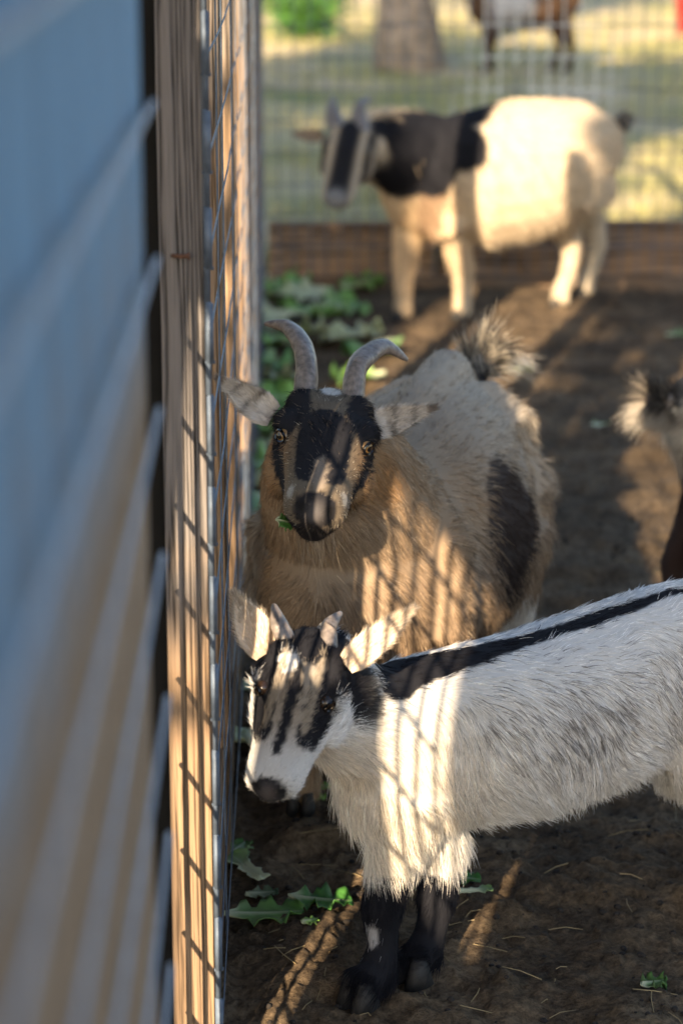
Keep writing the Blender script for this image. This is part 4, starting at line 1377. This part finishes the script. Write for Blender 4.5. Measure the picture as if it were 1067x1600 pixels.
# red tub in the paddock
q = G(1064, 52)
mb = MB()
ring = []
for z, r in ((0, .14), (.30, .18), (.31, .195), (.33, .195), (.33, .175), (.03, .13)):
    ring.append([Vector((math.cos(6.2832 * k / 20) * r, math.sin(6.2832 * k / 20) * r, z)) for k in range(20)])
mb.add([v for r_ in ring for v in r_], [(i * 20 + k, i * 20 + (k + 1) % 20, i * 20 + 20 + (k + 1) % 20, i * 20 + 20 + k) for i in range(5) for k in range(20)] + [tuple(range(20))[::-1], tuple(range(100, 120))])
bt = empty('red_tub', (q.x + .12, q.y, GZ(q.x, q.y)))
tag(bt, 'red plastic tub standing in the paddock beyond the back fence', 'tub')
mb.build('tub_body', M_RED, bt, None, True)
mb = MB(); last = None
for k in range(13):
    a = math.pi * k / 12
    p_ = Vector((math.cos(a) * .19, 0.0, .31 + math.sin(a) * .16))
    if last is not None: mb.rod(last, p_, .004, 6)
    last = p_
mb.build('handle', M_WIRE, bt)


def bush(px, py, r, h, n, label, seed, name='bush'):
    g = G(px, py); rr = random.Random(seed)
    root = empty(name, (g.x, g.y, GZ(g.x, g.y)))
    mb = MB()
    lv, lf = [], []
    for k in range(14):
        a = rr.uniform(0, 6.28); e = Vector((math.cos(a) * r * rr.uniform(.2, .9), math.sin(a) * r * rr.uniform(.2, .9), h * rr.uniform(.5, 1)))
        mb.rod((0, 0, 0), e * .6 + Vector((0, 0, h * .1)), .007, 5); mb.rod(e * .6 + Vector((0, 0, h * .1)), e, .005, 5)
        for j in range(n // 14):
            p_ = e * rr.uniform(.35, 1.05) + Vector((rr.gauss(0, .07), rr.gauss(0, .07), rr.gauss(0, .05)))
            if p_.z < .02: p_.z = .02
            d = Vector((rr.gauss(0, 1), rr.gauss(0, 1), rr.gauss(.3, .6))).normalized()
            b_ = d.orthogonal().normalized() * .018; d = d * .045
            i0 = len(lv); lv += [p_ - d, p_ + b_, p_ + d, p_ - b_]; lf.append((i0, i0 + 1, i0 + 2, i0 + 3))
    mb.build('stems', M_BARK, root)
    link('foliage', mesh_from(lv, lf, 'foliage'), M_BUSH, root)
    return tag(root, label, 'bush')


bush(480, 60, .50, .40, 1600, 'low bright green bush in the paddock near the side fence', 3)

# grass of the paddock
lv, lf = [], []
rr = random.Random(8)
for k in range(15000):
    y = 8.0 + 14 * rr.random() ** 1.4; x = rr.uniform(-.6 - y * .03, .6 + y * .19)
    if noise.noise(Vector((x * 1.1, y * .8, 3))) < -.12: continue
    z = GZ(x, y) if k % 4 == 0 else z if k else 0.0
    z = float(ground_h(np.array([x]), np.array([y]))[0])
    a = rr.uniform(0, 6.28); h = rr.uniform(.03, .09)
    s_ = Vector((math.cos(a), math.sin(a), 0)) * .004
    tp = Vector((x + rr.gauss(0, .03), y + rr.gauss(0, .03), z + h))
    i0 = len(lv); lv += [Vector((x, y, z)) - s_, Vector((x, y, z)) + s_, tp]; lf.append((i0, i0 + 1, i0 + 2))
m_grass = simple('dry_grass', (.30, .27, .10), .7, 0, 1.2, .55)
o = link('grass', mesh_from(lv, lf, 'grass'), m_grass)
tag(o, 'short patchy grass in the paddock beyond the back fence', 'grass', kind='stuff')

# ------------------------------------------------------------------ unseen trees added outside the side fence to shade the pen
def in_beam(p_):
    """openings cut in the added crowns to let low sun reach the pen"""
    u = p_.x * math.cos(SUN_AZ) - p_.y * math.sin(SUN_AZ)
    return (-.84 < u < -.2) or (-1.66 < u < -1.12)


tree('added_shade_tree', -.742, 1.26, .082, 3.0, (-.9, .4, 4.6), (2.4, 2.4, 1.3), 9000, 'slim leaning tree added for shade outside the side fence behind the blue grey boards', seed=6, skip=in_beam, leaf=.08, lean=(.31, 0))
tree('added_broad_tree', -2.9, -3.4, .16, 2.6, (-2.9, -3.4, 3.7), (2.3, 2.6, 1.5), 12000, 'broad leafy tree added for shade well back from the side fence', seed=9, skip=in_beam, leaf=.08)
tree('added_tall_tree', -2.9, 1.0, .15, 3.0, (-2.9, .9, 4.3), (1.9, 3.6, 1.1), 9500, 'tall open crowned tree added for dappled shade left of the pen', seed=12, leaf=.10, clumps=36, skip=in_beam)
tree('added_far_side_tree', -2.5, 5.4, .15, 3.0, (-2.4, 5.4, 4.3), (1.9, 2.8, 1.1), 9000, 'open crowned tree added for dappled shade further along outside the pen', seed=15, leaf=.10, clumps=34)
# added, unseen gate frame: its header keeps the sun off the brown goat's rump
gf = empty('added_shade_gate', (-.62, .35, 0))
tag(gf, 'tall timber gate with header beam added to cast shade outside the side fence', 'shade blocker')
link('gate_shade_panel', box_mesh(.03, .49, 1.16, .003, 4, .002, 84), M_POST2, gf, (0, -.015 - .35, .61))  # added low panel that keeps sun off the ground by the kid
for y in (-.31, 1.1): link('post', box_mesh(.09, .09, 2.0, .004, 8, .002, 80), M_POST2, gf, (0, y - .35, .98))
link('header', box_mesh(.085, 1.316, .16, .004, 8, .002, 82), M_BASE, gf, (0, .045, 1.775))
# unseen short post added outside the fence to shade the kid's head
me = box_mesh(.092, .092, 1.38, .004, 8, .002, 71)
o = link('added_shade_post', me, M_POST2, None, (-.62, .355, .67))
tag(o, 'short square wooden post added to cast shade outside the side fence behind the boards', 'post')
